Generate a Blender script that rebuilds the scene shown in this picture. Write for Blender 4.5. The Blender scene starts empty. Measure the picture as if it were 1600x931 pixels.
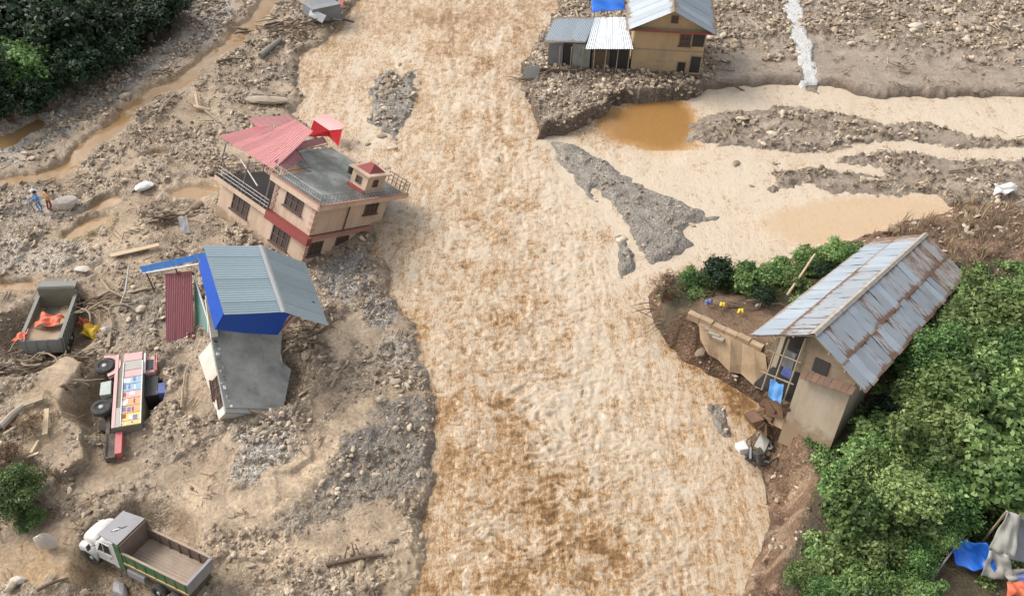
import bpy, math, random
import numpy as np
from mathutils import Vector, Matrix, Euler

# ------------------------------------------------------------------ camera, light
F, HC, PITCH = 1300.0, 40.5, math.radians(45)
scene = bpy.context.scene
COL = scene.collection
cam_d = bpy.data.cameras.new("camera"); cam = bpy.data.objects.new("camera", cam_d); COL.objects.link(cam)
cam.location = (0, 0, HC); cam.rotation_euler = (math.radians(90) - PITCH, 0, 0)
cam_d.sensor_width = 36; cam_d.lens = 36 * F / 1600; cam_d.clip_end = 2000; cam_d.clip_start = .5
scene.camera = cam
world = bpy.data.worlds.new("World"); scene.world = world; world.use_nodes = True
wn = world.node_tree
sky = wn.nodes.new("ShaderNodeTexSky"); sky.sky_type = 'NISHITA'; sky.sun_disc = False
SUN_EL, SUN_AZ = math.radians(44), math.radians(-66)      # azimuth clockwise from +Y
sky.sun_elevation = SUN_EL; sky.sun_rotation = SUN_AZ
sky.air_density = 1.6; sky.dust_density = 4.0; sky.ozone_density = 1.0
hs = wn.nodes.new("ShaderNodeHueSaturation"); hs.inputs['Saturation'].default_value = .30
wn.links.new(sky.outputs[0], hs.inputs['Color'])
bg = wn.nodes["Background"]; wn.links.new(hs.outputs[0], bg.inputs[0]); bg.inputs[1].default_value = .15
sun_d = bpy.data.lights.new("sun", 'SUN'); sun_d.energy = 1.5; sun_d.angle = math.radians(22); sun_d.color = (1, .95, .87)
sun = bpy.data.objects.new("sun", sun_d); COL.objects.link(sun)
sd = Vector((math.sin(SUN_AZ) * math.cos(SUN_EL), math.cos(SUN_AZ) * math.cos(SUN_EL), math.sin(SUN_EL)))
sun.rotation_euler = sd.to_track_quat('Z', 'Y').to_euler(); sun.location = (0, 0, 80)
scene.view_settings.view_transform = 'Standard'; scene.view_settings.look = 'None'
scene.view_settings.exposure = 0.6; scene.view_settings.gamma = 1
scene.render.engine = 'CYCLES'
scene.cycles.max_bounces = 5; scene.cycles.diffuse_bounces = 3; scene.cycles.glossy_bounces = 2
scene.cycles.transparent_max_bounces = 4

random.seed(5); RNG = np.random.default_rng(5)
R = math.radians
CP, SP = math.cos(PITCH), math.sin(PITCH)

def at(px, py, z=0.0):
    """photo pixel -> world point on the level plane z"""
    a = (px - 800) / F; b = -(py - 465.5) / F
    r = np.array([a, CP + b * SP, -SP + b * CP])
    t = (z - HC) / r[2]
    return np.array([0, 0, HC]) + t * r

def rotm(rot):
    return np.array(Euler([R(a) for a in rot], 'XYZ').to_matrix())

# ------------------------------------------------------------------ noise
_P = RNG.permutation(256); _P = np.concatenate([_P, _P, _P])
_A = RNG.uniform(0, 2 * np.pi, 256); _GX, _GY = np.cos(_A), np.sin(_A)
def pnoise(x, y, seed=0):
    x = x + seed * 17.31; y = y + seed * 9.77
    xi = np.floor(x).astype(int); yi = np.floor(y).astype(int)
    xf = x - xi; yf = y - yi; xi &= 255; yi &= 255
    u = xf * xf * xf * (xf * (xf * 6 - 15) + 10); v = yf * yf * yf * (yf * (yf * 6 - 15) + 10)
    def g(ix, iy, fx, fy):
        h = _P[_P[ix & 255] + (iy & 255)]
        return _GX[h] * fx + _GY[h] * fy
    a = g(xi, yi, xf, yf); b = g(xi + 1, yi, xf - 1, yf); c = g(xi, yi + 1, xf, yf - 1); d = g(xi + 1, yi + 1, xf - 1, yf - 1)
    return ((a + u * (b - a)) + v * ((c + u * (d - c)) - (a + u * (b - a)))) * 1.5
def fbm(x, y, o=4, seed=0, gain=.5):
    s = 0; a = 1; t = 0
    for k in range(o):
        s = s + a * pnoise(x * 2 ** k, y * 2 ** k, seed + k * 3.1); t += a; a *= gain
    return s / t
def cells(x, y, seed=0, jit=.9):
    """distance to nearest cell point, its random value and the gap to the second nearest"""
    xi = np.floor(x).astype(int); yi = np.floor(y).astype(int)
    f1 = np.full(x.shape, 9.); f2 = np.full(x.shape, 9.); rv = np.zeros(x.shape)
    for dx in (-1, 0, 1):
        for dy in (-1, 0, 1):
            h = _P[_P[(xi + dx + seed) & 255] + ((yi + dy) & 255)]
            h2 = _P[h + 31 + seed % 7]
            px = xi + dx + .5 + jit * (h / 255 - .5); py = yi + dy + .5 + jit * (h2 / 255 - .5)
            d = np.hypot(px - x, py - y)
            n = d < f1
            f2 = np.where(n, f1, np.minimum(f2, d)); rv = np.where(n, _P[h2 + 7] / 255., rv); f1 = np.where(n, d, f1)
    return f1, rv, f2 - f1
def sstep(a, b, x):
    t = np.clip((x - a) / (b - a), 0, 1); return t * t * (3 - 2 * t)
def sdf(x, y, poly):
    """signed distance, positive inside"""
    P = np.array(poly, float); d = np.full(x.shape, 1e9); ins = np.zeros(x.shape, bool)
    n = len(P)
    for i in range(n):
        ax, ay = P[i]; bx, by = P[(i + 1) % n]
        ex, ey = bx - ax, by - ay; L = ex * ex + ey * ey + 1e-9
        t = np.clip(((x - ax) * ex + (y - ay) * ey) / L, 0, 1)
        d = np.minimum(d, np.hypot(x - ax - t * ex, y - ay - t * ey))
        c = ((ay > y) != (by > y)) & (x < ex * (y - ay) / (ey + 1e-12) + ax)
        ins ^= c
    return np.where(ins, d, -d)
def pline(x, y, pts):
    """distance to a polyline"""
    d = np.full(x.shape, 1e9)
    for (ax, ay), (bx, by) in zip(pts[:-1], pts[1:]):
        ex, ey = bx - ax, by - ay; L = ex * ex + ey * ey + 1e-9
        t = np.clip(((x - ax) * ex + (y - ay) * ey) / L, 0, 1)
        d = np.minimum(d, np.hypot(x - ax - t * ex, y - ay - t * ey))
    return d
def W(pts, z=0.0):
    return [tuple(at(px, py, z)[:2]) for px, py in pts]

# ------------------------------------------------------------------ mesh builder
def tag(o, label=None, cat=None, group=None, kind=None):
    if label: o['label'] = label
    if cat: o['category'] = cat
    if group: o['group'] = group
    if kind: o['kind'] = kind
    return o
def link(name, me, mat=None, parent=None, smooth=False):
    o = bpy.data.objects.new(name, me); COL.objects.link(o)
    if mat is not None:
        for m in (mat if isinstance(mat, (list, tuple)) else [mat]): me.materials.append(m)
    if parent is not None: o.parent = parent
    if smooth: me.shade_smooth()
    return o
def frame(name, label, cat, loc, rot=(0, 0, 0), s=1.0, group=None):
    o = bpy.data.objects.new(name, None); COL.objects.link(o); o.empty_display_size = .3
    o.location = loc; o.rotation_euler = [R(a) for a in rot]; o.scale = (s, s, s)
    return tag(o, label, cat, group)
def slid(t, s):
    """point moved along its line from the camera height point, with the scale it then has"""
    c = np.array([0, 0, HC]); return tuple(c + (np.array(t) - c) * s)

class MB:
    def __init__(self): self.v = []; self.f = []; self.mi = []
    def add(self, vs, fs, m=0):
        n = len(self.v); self.v += [tuple(map(float, p)) for p in vs]
        self.f += [tuple(n + i for i in f) for f in fs]; self.mi += [m] * len(fs); return self
    def box(self, a, b, m=0, jit=0.0, rot=None, piv=None):
        (x0, y0, z0), (x1, y1, z1) = a, b
        vs = [(x0, y0, z0), (x1, y0, z0), (x1, y1, z0), (x0, y1, z0), (x0, y0, z1), (x1, y0, z1), (x1, y1, z1), (x0, y1, z1)]
        vs = [tuple(c + random.uniform(-jit, jit) for c in p) for p in vs] if jit else vs
        if rot is not None:
            M = rotm(rot); c = np.array(piv if piv is not None else [(x0 + x1) / 2, (y0 + y1) / 2, (z0 + z1) / 2])
            vs = [M @ (np.array(p) - c) + c for p in vs]
        return self.add(vs, [(0, 3, 2, 1), (4, 5, 6, 7), (0, 1, 5, 4), (1, 2, 6, 5), (2, 3, 7, 6), (3, 0, 4, 7)], m)
    def prism(self, poly, z0, z1, m=0):
        """vertical extrusion of a polygon of (x,y); z0/z1 numbers or lists"""
        n = len(poly)
        b = z0 if hasattr(z0, '__len__') else [z0] * n; t = z1 if hasattr(z1, '__len__') else [z1] * n
        vs = [(p[0], p[1], b[i]) for i, p in enumerate(poly)] + [(p[0], p[1], t[i]) for i, p in enumerate(poly)]
        fs = [tuple(range(n - 1, -1, -1)), tuple(range(n, 2 * n))] + [(i, (i + 1) % n, n + (i + 1) % n, n + i) for i in range(n)]
        return self.add(vs, fs, m)
    def slab(self, pts, th, m=0):
        """a plate: polygon of 3D points thickened downwards along its normal"""
        P = [np.array(p, float) for p in pts]
        nrm = np.cross(P[1] - P[0], P[-1] - P[0]); nrm /= np.linalg.norm(nrm)
        n = len(P); vs = P + [p - nrm * th for p in P]
        return self.add(vs, [tuple(range(n)), tuple(range(2 * n - 1, n - 1, -1))] + [(i, n + i, n + (i + 1) % n, (i + 1) % n) for i in range(n)], m)
    def tube(self, pts, r, n=6, m=0, cap=True):
        P = [np.array(p, float) for p in pts]; k = len(P)
        rr = r if hasattr(r, '__len__') else [r] * k
        vs = []; up = np.array([0.13, .07, 1.0])
        for i in range(k):
            d = P[min(i + 1, k - 1)] - P[max(i - 1, 0)]; d /= np.linalg.norm(d) + 1e-9
            a = np.cross(d, up)
            if np.linalg.norm(a) < .2: a = np.cross(d, np.array([1., .1, 0]))
            a /= np.linalg.norm(a); b = np.cross(d, a)
            for j in range(n):
                t = 2 * math.pi * j / n; vs.append(P[i] + rr[i] * (a * math.cos(t) + b * math.sin(t)))
        fs = [(i * n + j, i * n + (j + 1) % n, (i + 1) * n + (j + 1) % n, (i + 1) * n + j) for i in range(k - 1) for j in range(n)]
        if cap: fs += [tuple(range(n - 1, -1, -1)), tuple((k - 1) * n + j for j in range(n))]
        return self.add(vs, fs, m)
    def lathe(self, c, axis, prof, n=16, m=0):
        """profile of (distance along axis, radius) turned about an axis"""
        ax = np.array(axis, float); ax /= np.linalg.norm(ax)
        a = np.cross(ax, [0.2, .1, 1.] if abs(ax[2]) < .9 else [1., 0, .1]); a /= np.linalg.norm(a); b = np.cross(ax, a)
        vs = []; c = np.array(c, float)
        for d, r in prof:
            for j in range(n):
                t = 2 * math.pi * j / n; vs.append(c + ax * d + r * (a * math.cos(t) + b * math.sin(t)))
        k = len(prof)
        fs = [(i * n + j, i * n + (j + 1) % n, (i + 1) * n + (j + 1) % n, (i + 1) * n + j) for i in range(k - 1) for j in range(n)]
        fs += [tuple(range(n - 1, -1, -1)), tuple((k - 1) * n + j for j in range(n))]
        return self.add(vs, fs, m)
    def corr(self, o, u, v, waves, amp=.025, rows=2, th=0.0, sag=0.0, jit=0.0):
        """corrugated sheet from corner o, across vector u (waves), down vector v"""
        o, u, v = (np.array(q, float) for q in (o, u, v)); n = np.cross(u, v); n /= np.linalg.norm(n)
        if n[2] < 0: n = -n
        k = waves * 4; vs = []
        ph = [0, 1, 0, -1]
        jr = [[random.uniform(-jit, jit) for _ in range(rows)] for _ in range(3)]
        for r_ in range(rows):
            t = r_ / (rows - 1)
            for i in range(k + 1):
                s = i / k
                vs.append(o + u * s + v * t + n * (amp * ph[i % 4] - sag * math.sin(math.pi * t) + jr[0][r_] * s + jr[1][r_] * (1 - s)))
        fs = [(r_ * (k + 1) + i, r_ * (k + 1) + i + 1, (r_ + 1) * (k + 1) + i + 1, (r_ + 1) * (k + 1) + i) for r_ in range(rows - 1) for i in range(k)]
        uv = [(i / k, r_ / (rows - 1)) for r_ in range(rows) for i in range(k + 1)]
        self.uv = getattr(self, 'uv', []) + uv
        return self.add(vs, fs)
    def corrq(self, a, b_, c, d, waves, amp=.02, rows=2):
        a, b_, c, d = (np.array(q, float) for q in (a, b_, c, d)); n = np.cross(b_ - a, d - a); n /= np.linalg.norm(n)
        if n[2] < 0: n = -n
        k = waves * 4; vs = [(a * (1 - i / k) + b_ * (i / k)) * (1 - r_ / (rows - 1)) + (d * (1 - i / k) + c * (i / k)) * (r_ / (rows - 1)) + n * amp * (0, 1, 0, -1)[i % 4] for r_ in range(rows) for i in range(k + 1)]
        fs = [(r_ * (k + 1) + i, r_ * (k + 1) + i + 1, (r_ + 1) * (k + 1) + i + 1, (r_ + 1) * (k + 1) + i) for r_ in range(rows - 1) for i in range(k)]
        self.uv = getattr(self, 'uv', []) + [(i / k, r_ / (rows - 1)) for r_ in range(rows) for i in range(k + 1)]
        return self.add(vs, fs)
    def build(self, name, mat, parent=None, smooth=False, bevel=0):
        me = bpy.data.meshes.new(name); me.from_pydata(self.v, [], self.f)
        if any(self.mi): me.polygons.foreach_set('material_index', self.mi)
        if getattr(self, 'uv', None) and len(self.uv) == len(self.v):
            l = me.uv_layers.new(name='UVMap'); a = np.array(self.uv)[[lp.vertex_index for lp in me.loops]]
            l.data.foreach_set('uv', a.ravel())
        me.validate(); me.update()
        o = link(name, me, mat, parent, smooth)
        if bevel:
            b = o.modifiers.new('b', 'BEVEL'); b.width = bevel; b.segments = 2; b.limit_method = 'ANGLE'
        return o

# ------------------------------------------------------------------ materials
class NT:
    def __init__(self, name):
        self.m = bpy.data.materials.new(name); self.m.use_nodes = True; self.t = self.m.node_tree
        self.b = self.t.nodes['Principled BSDF']; self.out = self.t.nodes['Material Output']
        self.tc = self.t.nodes.new('ShaderNodeTexCoord')
    def n(self, kind, **kw):
        x = self.t.nodes.new(kind)
        for k, v in kw.items(): setattr(x, k, v)
        return x
    def l(self, a, b): self.t.links.new(a, b)
    def noise(self, scale, detail=4, rough=.6, co=None, dist=0):
        x = self.n('ShaderNodeTexNoise'); x.inputs['Scale'].default_value = scale; x.inputs['Detail'].default_value = detail
        x.inputs['Roughness'].default_value = rough; x.inputs['Distortion'].default_value = dist
        self.l(co if co is not None else self.tc.outputs['Object'], x.inputs['Vector']); return x.outputs['Fac']
    def map(self, scale=(1, 1, 1), co=None):
        x = self.n('ShaderNodeMapping'); x.inputs['Scale'].default_value = scale
        self.l(co if co is not None else self.tc.outputs['Object'], x.inputs['Vector']); return x.outputs[0]
    def ramp(self, f, stops):
        x = self.n('ShaderNodeValToRGB'); e = x.color_ramp.elements
        while len(e) < len(stops): e.new(.5)
        for k, (p, c) in enumerate(stops):
            e[k].position = p; e[k].color = (c if hasattr(c, '__len__') else (c, c, c)) + (1,) if hasattr(c, '__len__') else (c, c, c, 1)
        self.l(f, x.inputs[0]); return x.outputs[0]
    def mix(self, f, a, b, mode='MIX'):
        x = self.n('ShaderNodeMix', data_type='RGBA', blend_type=mode)
        for s, v in ((x.inputs[0], f), (x.inputs[6], a), (x.inputs[7], b)):
            if hasattr(v, 'links') or hasattr(v, 'is_linked'): self.l(v, s)
            elif hasattr(v, '__len__'): s.default_value = tuple(v) + (1,)
            else: s.default_value = v
        return x.outputs[2]
    def math(self, op, a, b=None):
        x = self.n('ShaderNodeMath', operation=op)
        for s, v in ((x.inputs[0], a), (x.inputs[1], b)):
            if v is None: continue
            if hasattr(v, 'is_linked'): self.l(v, s)
            else: s.default_value = v
        return x.outputs[0]
    def bump(self, h, strength=.5, dist=.05):
        x = self.n('ShaderNodeBump'); x.inputs['Strength'].default_value = strength; x.inputs['Distance'].default_value = dist
        self.l(h, x.inputs['Height']); self.l(x.outputs[0], self.b.inputs['Normal']); return x
    def done(self, col, rough=.7, metal=0, spec=None):
        if hasattr(col, 'is_linked'): self.l(col, self.b.inputs['Base Color'])
        else: self.b.inputs['Base Color'].default_value = tuple(col) + (1,)
        if hasattr(rough, 'is_linked'): self.l(rough, self.b.inputs['Roughness'])
        else: self.b.inputs['Roughness'].default_value = rough
        self.b.inputs['Metallic'].default_value = metal
        if spec is not None: self.b.inputs['Specular IOR Level'].default_value = spec
        return self.m

MUD = (.27, .19, .12)
def dirty(name, base, dirt=MUD, amount=.5, scale=1.3, rough=.6, metal=0, var=.15, bump=.25, streak=False, spec=None, tide=None):
    """a painted or plain surface with uneven tone and patches of dirt"""
    t = NT(name)
    co = t.map((1, 1, .25)) if streak else None
    n1 = t.noise(scale, 6, .65, co); n2 = t.noise(scale * 6, 4, .7, co); n3 = t.noise(scale * 22, 3)
    a = t.mix(n2, tuple(c * (1 - var) for c in base), tuple(min(1, c * (1 + var)) for c in base))
    lo = .78 - amount * .5
    f = t.ramp(t.math('ADD', t.math('MULTIPLY', n1, .65), t.math('MULTIPLY', n2, .35)), [(lo - .12, 0.), (lo + .12, 1.)])
    c = t.mix(t.math('MULTIPLY', f, min(.95, .5 + amount * .5)), a, dirt)
    if tide is not None:      # mud left by the flood up to a ragged level
        z = t.n('ShaderNodeSeparateXYZ'); t.l(t.tc.outputs['Object'], z.inputs[0])
        lv = t.math('ADD', z.outputs[2], t.math('MULTIPLY', t.math('SUBTRACT', t.noise(2.2, 5, .7), .5), 2.2))
        c = t.mix(t.ramp(t.math('MULTIPLY', t.math('SUBTRACT', tide, lv), 1.2), [(0., 0.), (.5, .8)]), c, (.24, .165, .10))
    t.bump(t.math('ADD', n2, t.math('MULTIPLY', n3, .5)), bump, .03)
    return t.done(c, rough, metal, spec)

def ground_mat():
    t = NT('ground')
    at_ = t.n('ShaderNodeAttribute', attribute_name='col'); ru = t.n('ShaderNodeAttribute', attribute_name='rub')
    geo = t.n('ShaderNodeNewGeometry').outputs['Position']
    n1 = t.noise(.9, 5, .6, geo); n2 = t.noise(5, 6, .7, geo); n3 = t.noise(20, 4, .7, geo)
    v = t.n('ShaderNodeTexVoronoi'); v.inputs['Scale'].default_value = 6.5; t.l(geo, v.inputs['Vector'])
    v2 = t.n('ShaderNodeTexVoronoi'); v2.inputs['Scale'].default_value = 14; t.l(geo, v2.inputs['Vector'])
    sep = t.n('ShaderNodeSeparateColor'); t.l(v.outputs['Color'], sep.inputs[0])
    sep2 = t.n('ShaderNodeSeparateColor'); t.l(v2.outputs['Color'], sep2.inputs[0])
    # stones mixed in: some cells paler or darker than the mud
    tone = t.ramp(sep.outputs[0], [(0., .40), (.4, .85), (.75, 1.15), (1., 2.1)])
    tone2 = t.ramp(sep2.outputs[0], [(0., .5), (.5, .95), (1., 1.75)])
    tt = t.mix(.5, tone, tone2)
    c = t.mix(t.math('MULTIPLY', ru.outputs['Fac'], .95), at_.outputs['Color'], t.mix(1., at_.outputs['Color'], tt, 'MULTIPLY'))
    m1 = t.ramp(n1, [(.25, .72), (.75, 1.22)]); m2 = t.ramp(n2, [(.28, .58), (.72, 1.38)])
    c = t.mix(1., c, m1, 'MULTIPLY'); c = t.mix(1., c, m2, 'MULTIPLY')
    h = t.math('ADD', t.math('MULTIPLY', t.math('MULTIPLY', t.math('SUBTRACT', .6, v.outputs['Distance']), ru.outputs['Fac']), 1.0), t.math('MULTIPLY', n2, .7))
    h = t.math('ADD', h, t.math('MULTIPLY', n3, .25))
    h = t.math('ADD', h, t.math('MULTIPLY', t.math('MULTIPLY', t.math('SUBTRACT', .6, v2.outputs['Distance']), ru.outputs['Fac']), .5))
    t.bump(h, 1.0, .16)
    return t.done(c, t.math('ADD', .24, t.math('MULTIPLY', ru.outputs['Fac'], .5)), 0, .5)

def water_mat(name, foamy=True, cols=((.17, .08, .02), (.385, .215, .08), (.60, .495, .375)), rough=.22):
    t = NT(name)
    geo = t.n('ShaderNodeNewGeometry').outputs['Position']
    at_ = t.n('ShaderNodeAttribute', attribute_name='foam').outputs['Fac']
    co = t.map((1.35, .95, 1), geo) if foamy else geo
    n1 = t.noise(1.3, 9, .78, co, 1.2); n2 = t.noise(4.5, 7, .78, co, 1.5); n3 = t.noise(13, 4, .7, co, .6)
    g = t.math('MULTIPLY', t.math('SUBTRACT', n1, .5), .9 if foamy else .25)
    g = t.math('ADD', g, t.math('MULTIPLY', t.math('SUBTRACT', n2, .5), 1.7 if foamy else .1))
    g = t.math('ADD', g, t.math('MULTIPLY', t.math('SUBTRACT', n3, .5), 1.2 if foamy else .05))
    st_ = t.noise(1., 6, .75, t.map((5.5, 1.15, 1), geo), 1.8); g = t.math('ADD', g, t.math('MULTIPLY', t.math('SUBTRACT', st_, .5), 1.9 if foamy else 0.))
    still = t.n('ShaderNodeAttribute', attribute_name='still').outputs['Fac']; live = t.math('SUBTRACT', 1.0, t.math('MULTIPLY', still, .9))
    f = t.math('ADD', at_, t.math('MULTIPLY', g, live))
    c = t.ramp(f, [(.02, cols[0]), (.36, cols[1]), (.62, tuple(.5 * (a + b) for a, b in zip(cols[1], cols[2]))), (.9, cols[2])])
    t.bump(t.math('MULTIPLY', live, t.math('ADD', t.math('ADD', t.math('MULTIPLY', n1, .5), t.math('MULTIPLY', st_, .6)), t.math('ADD', t.math('MULTIPLY', n2, .45), t.math('MULTIPLY', n3, .15)))), .9 if foamy else .2, .16 if foamy else .02)
    t.b.inputs['Coat Weight'].default_value = .22; t.b.inputs['Coat Roughness'].default_value = .07
    return t.done(c, t.ramp(f, [(.2, rough * .5), (.95, min(.8, rough * 2.0))]), 0, .5)

def stone_mat(name, c1, c2):
    t = NT(name); oi = t.n('ShaderNodeObjectInfo')
    n = t.noise(3, 5, .7); n2 = t.noise(14, 4)
    r = t.ramp(oi.outputs['Random'], [(0., tuple(c * .7 for c in c1)), (.45, c1), (.8, c2), (1., tuple(min(.75, c * 1.25) for c in c2))])
    c = t.mix(t.ramp(n, [(.45, 0.), (.65, .6)]), r, (.28, .21, .14))
    c = t.mix(1., c, t.ramp(n2, [(.3, .8), (.7, 1.15)]), 'MULTIPLY'); t.bump(n2, .5, .04)
    return t.done(c, .8)

def leaf_mat(name, c1, c2, c3):
    t = NT(name); at_ = t.n('ShaderNodeAttribute', attribute_name='leafv').outputs['Fac']; oi = t.n('ShaderNodeObjectInfo')
    c = t.ramp(at_, [(0., c1), (.5, c2), (1., c3)])
    h = t.n('ShaderNodeHueSaturation'); t.l(c, h.inputs['Color'])
    t.l(t.math('ADD', .468, t.math('MULTIPLY', oi.outputs['Random'], .035)), h.inputs['Hue'])
    t.l(t.math('ADD', .8, t.math('MULTIPLY', oi.outputs['Random'], .5)), h.inputs['Value'])
    tr = t.n('ShaderNodeBsdfTranslucent'); t.l(h.outputs[0], tr.inputs[0]); ms = t.n('ShaderNodeMixShader'); ms.inputs[0].default_value = .3
    t.l(t.b.outputs[0], ms.inputs[1]); t.l(tr.outputs[0], ms.inputs[2]); t.l(ms.outputs[0], t.out.inputs[0])
    return t.done(h.outputs[0], .5, 0, .35)

def tin_mat(name, base, rust=.3, edge=.5, rustcol=(.16, .075, .04), metal=.25, rough=.5):
    """corrugated sheet: rust creeps from the sheet ends and in streaks down the flutes; differs per sheet"""
    t = NT(name); oi = t.n('ShaderNodeObjectInfo')
    uv = t.n('ShaderNodeSeparateXYZ'); t.l(t.tc.outputs['UV'], uv.inputs[0])
    mp = t.n('ShaderNodeMapping'); t.l(t.tc.outputs['UV'], mp.inputs[0]); mp.inputs['Scale'].default_value = (7, 1.6, 1)
    off = t.n('ShaderNodeCombineXYZ'); t.l(t.math('MULTIPLY', oi.outputs['Random'], 37), off.inputs[0]); t.l(t.math('MULTIPLY', oi.outputs['Random'], 91), off.inputs[1])
    t.l(off.outputs[0], mp.inputs['Location'])
    n1 = t.noise(1., 6, .7, mp.outputs[0]); n2 = t.noise(5, 4, .7, mp.outputs[0])
    e = t.math('ABSOLUTE', t.math('SUBTRACT', uv.outputs[1], .5)); e = t.math('MULTIPLY', t.math('POWER', t.math('MULTIPLY', e, 2.), 6.), edge)
    f = t.math('ADD', t.math('ADD', n1, e), t.math('MULTIPLY', t.math('SUBTRACT', oi.outputs['Random'], .5), .22))
    f = t.ramp(f, [(.80 - rust * .5, 0.), (.90 - rust * .5, 1.)])
    b2 = t.mix(n2, tuple(c * .82 for c in base), tuple(min(1, c * 1.15) for c in base))
    b2 = t.mix(1., b2, t.ramp(oi.outputs['Random'], [(0., .86), (1., 1.1)]), 'MULTIPLY')
    rc = t.mix(n2, tuple(c * .6 for c in rustcol), tuple(c * 1.7 for c in rustcol))
    c = t.mix(f, b2, rc); t.bump(n2, .2, .01)
    return t.done(c, t.ramp(f, [(0., rough), (1., .85)]), 0, .5) if not metal else t.done(c, t.ramp(f, [(0., rough), (1., .85)]), metal, .5)

M = {}
M['ground'] = ground_mat()
M['river'] = water_mat('river')
M['pool'] = water_mat('pool', False, ((.28, .17, .075), (.36, .235, .125), (.46, .36, .26)), .14)
M['stone'] = stone_mat('stone', (.27, .205, .145), (.50, .41, .31))
M['pale_stone'] = dirty('pale_stone', (.5, .44, .38), amount=.2, rough=.8)
M['cream'] = dirty('cream_plaster', (.60, .44, .33), (.34, .23, .15), .5, .5, .8, streak=True, var=.06, tide=-1.9)
M['ochre'] = dirty('ochre_plaster', (.46, .33, .19), (.27, .19, .12), .4, .6, .85, streak=True)
M['maroon'] = dirty('maroon_paint', (.26, .05, .045), (.2, .1, .07), .35, 1.2, .6)
M['pink_tin'] = tin_mat('pink_tin', (.86, .42, .40), .02, .1, (.4, .16, .14), 0, .55)
M['red_cloth'] = dirty('red_cloth', (.55, .01, .015), (.3, .01, .015), .3, 2, .6)
M['orange_cloth'] = dirty('orange_cloth', (.68, .12, .06), (.35, .17, .1), .5, 3, .7)
M['yellow_cloth'] = dirty('yellow_cloth', (.7, .47, .03), (.4, .25, .06), .35, 3, .7)
M['terrace'] = dirty('terrace_concrete', (.33, .35, .34), (.05, .055, .05), .70, .45, .45, var=.35)
M['slab'] = dirty('slab_concrete', (.36, .36, .335), (.10, .10, .09), .56, .55, .7, var=.45)
M['white_wall'] = dirty('white_wall', (.58, .55, .49), (.32, .25, .17), .42, .6, .8, streak=True)
M['dark'] = dirty('dark_interior', (.03, .028, .027), (.05, .04, .03), .3)  # near-black: puts the shade of rooms and openings into colour; also dark oddments
M['window'] = dirty('window_shutter', (.065, .042, .036), (.12, .08, .06), .3, 4, .4)
M['brown_metal'] = dirty('grille_metal', (.12, .08, .065), (.2, .14, .1), .2, 3, .5)
M['rail'] = dirty('rail_metal', (.24, .22, .22), (.2, .16, .12), .3, 3, .45, .4)
M['blue_tin'] = dirty('blue_tin', (.008, .075, .42), (.02, .05, .2), .15, .8, .45, var=.2)
M['blue_awning'] = dirty('blue_awning', (.05, .2, .55), (.3, .3, .3), .3, 1.5, .55)
M['grey_tin'] = tin_mat('grey_tin', (.34, .42, .46), .10, .1, (.2, .19, .17), .1, .5)
M['pale_tin'] = tin_mat('pale_tin', (.29, .33, .375), .28, .5, (.22, .17, .13), .1, .5)
M['white_tin'] = tin_mat('white_tin', (.66, .70, .74), .10, .2, (.25, .2, .17), .1, .5)
M['rust_tin'] = tin_mat('rust_tin', (.275, .30, .33), .45, .6, (.13, .075, .05), .1, .5)
M['very_rusty'] = tin_mat('very_rusty', (.33, .32, .31), .66, .3, (.14, .085, .06), .1, .7)
M['maroon_tin'] = dirty('maroon_tin', (.16, .035, .045), (.12, .05, .045), .25, 1, .5)
M['teal'] = dirty('teal_paint', (.10, .21, .18), (.2, .15, .1), .3)
M['wood'] = dirty('weathered_wood', (.33, .26, .18), (.16, .115, .08), .4, 2, .85, var=.3)
M['pale_wood'] = dirty('pale_wood', (.5, .38, .25), (.3, .2, .12), .3, 2, .8, var=.25)
M['dark_wood'] = dirty('dark_wood', (.12, .08, .055), (.2, .14, .09), .4, 2, .9, var=.3)
M['bark'] = dirty('bark', (.09, .065, .045), (.14, .11, .08), .4, 2, .9, var=.3)
M['tyre'] = dirty('tyre', (.035, .035, .036), (.2, .15, .1), .35, 3, .85)
M['rim'] = dirty('wheel_rim', (.38, .42, .40), (.2, .16, .12), .3, 5, .6)
M['chassis'] = dirty('chassis', (.045, .04, .038), (.22, .16, .1), .45, 2, .8)
M['truck_green'] = dirty('truck_green', (.025, .13, .055), (.2, .15, .09), .45, 1.6, .5)
M['truck_white'] = dirty('truck_white', (.60, .60, .59), (.32, .25, .18), .45, 1.2, .45)
M['bed_rust'] = dirty('bed_rust', (.16, .11, .085), (.24, .18, .14), .4, 1.4, .8)
M['bed_worn'] = dirty('bed_worn', (.34, .265, .20), (.22, .16, .12), .45, 1.6, .7, var=.3)
M['canopy_grey'] = dirty('canopy_grey', (.25, .24, .25), (.17, .13, .11), .35, 1.2, .55)
M['drab'] = dirty('drab_metal', (.16, .16, .12), (.26, .2, .14), .5, 1.6, .75)
M['drab_grey'] = dirty('drab_grey_metal', (.20, .21, .20), (.27, .21, .15), .45, 2, .7, var=.3)
M['glass'] = dirty('glass', (.02, .025, .03), (.2, .16, .11), .2, 2, .15)
M['sand'] = dirty('wet_sand', (.40, .29, .19), (.3, .2, .12), .4, 2, .8)
M['truck_red'] = dirty('truck_red', (.5, .09, .1), (.35, .2, .16), .5, 2, .5)
M['truck_pink'] = dirty('truck_pink', (.62, .33, .33), (.5, .4, .35), .5, 2, .5)
M['truck_sky'] = dirty('truck_sky', (.20, .38, .55), (.5, .42, .36), .5, 2, .5)
M['truck_orange'] = dirty('truck_orange', (.66, .30, .12), (.5, .4, .3), .5, 2, .5)
M['truck_yellow'] = dirty('truck_yellow', (.72, .48, .12), (.5, .42, .3), .5, 2, .5)
M['truck_blue'] = dirty('truck_blue', (.06, .11, .38), (.2, .2, .25), .5, 2, .5)
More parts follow.
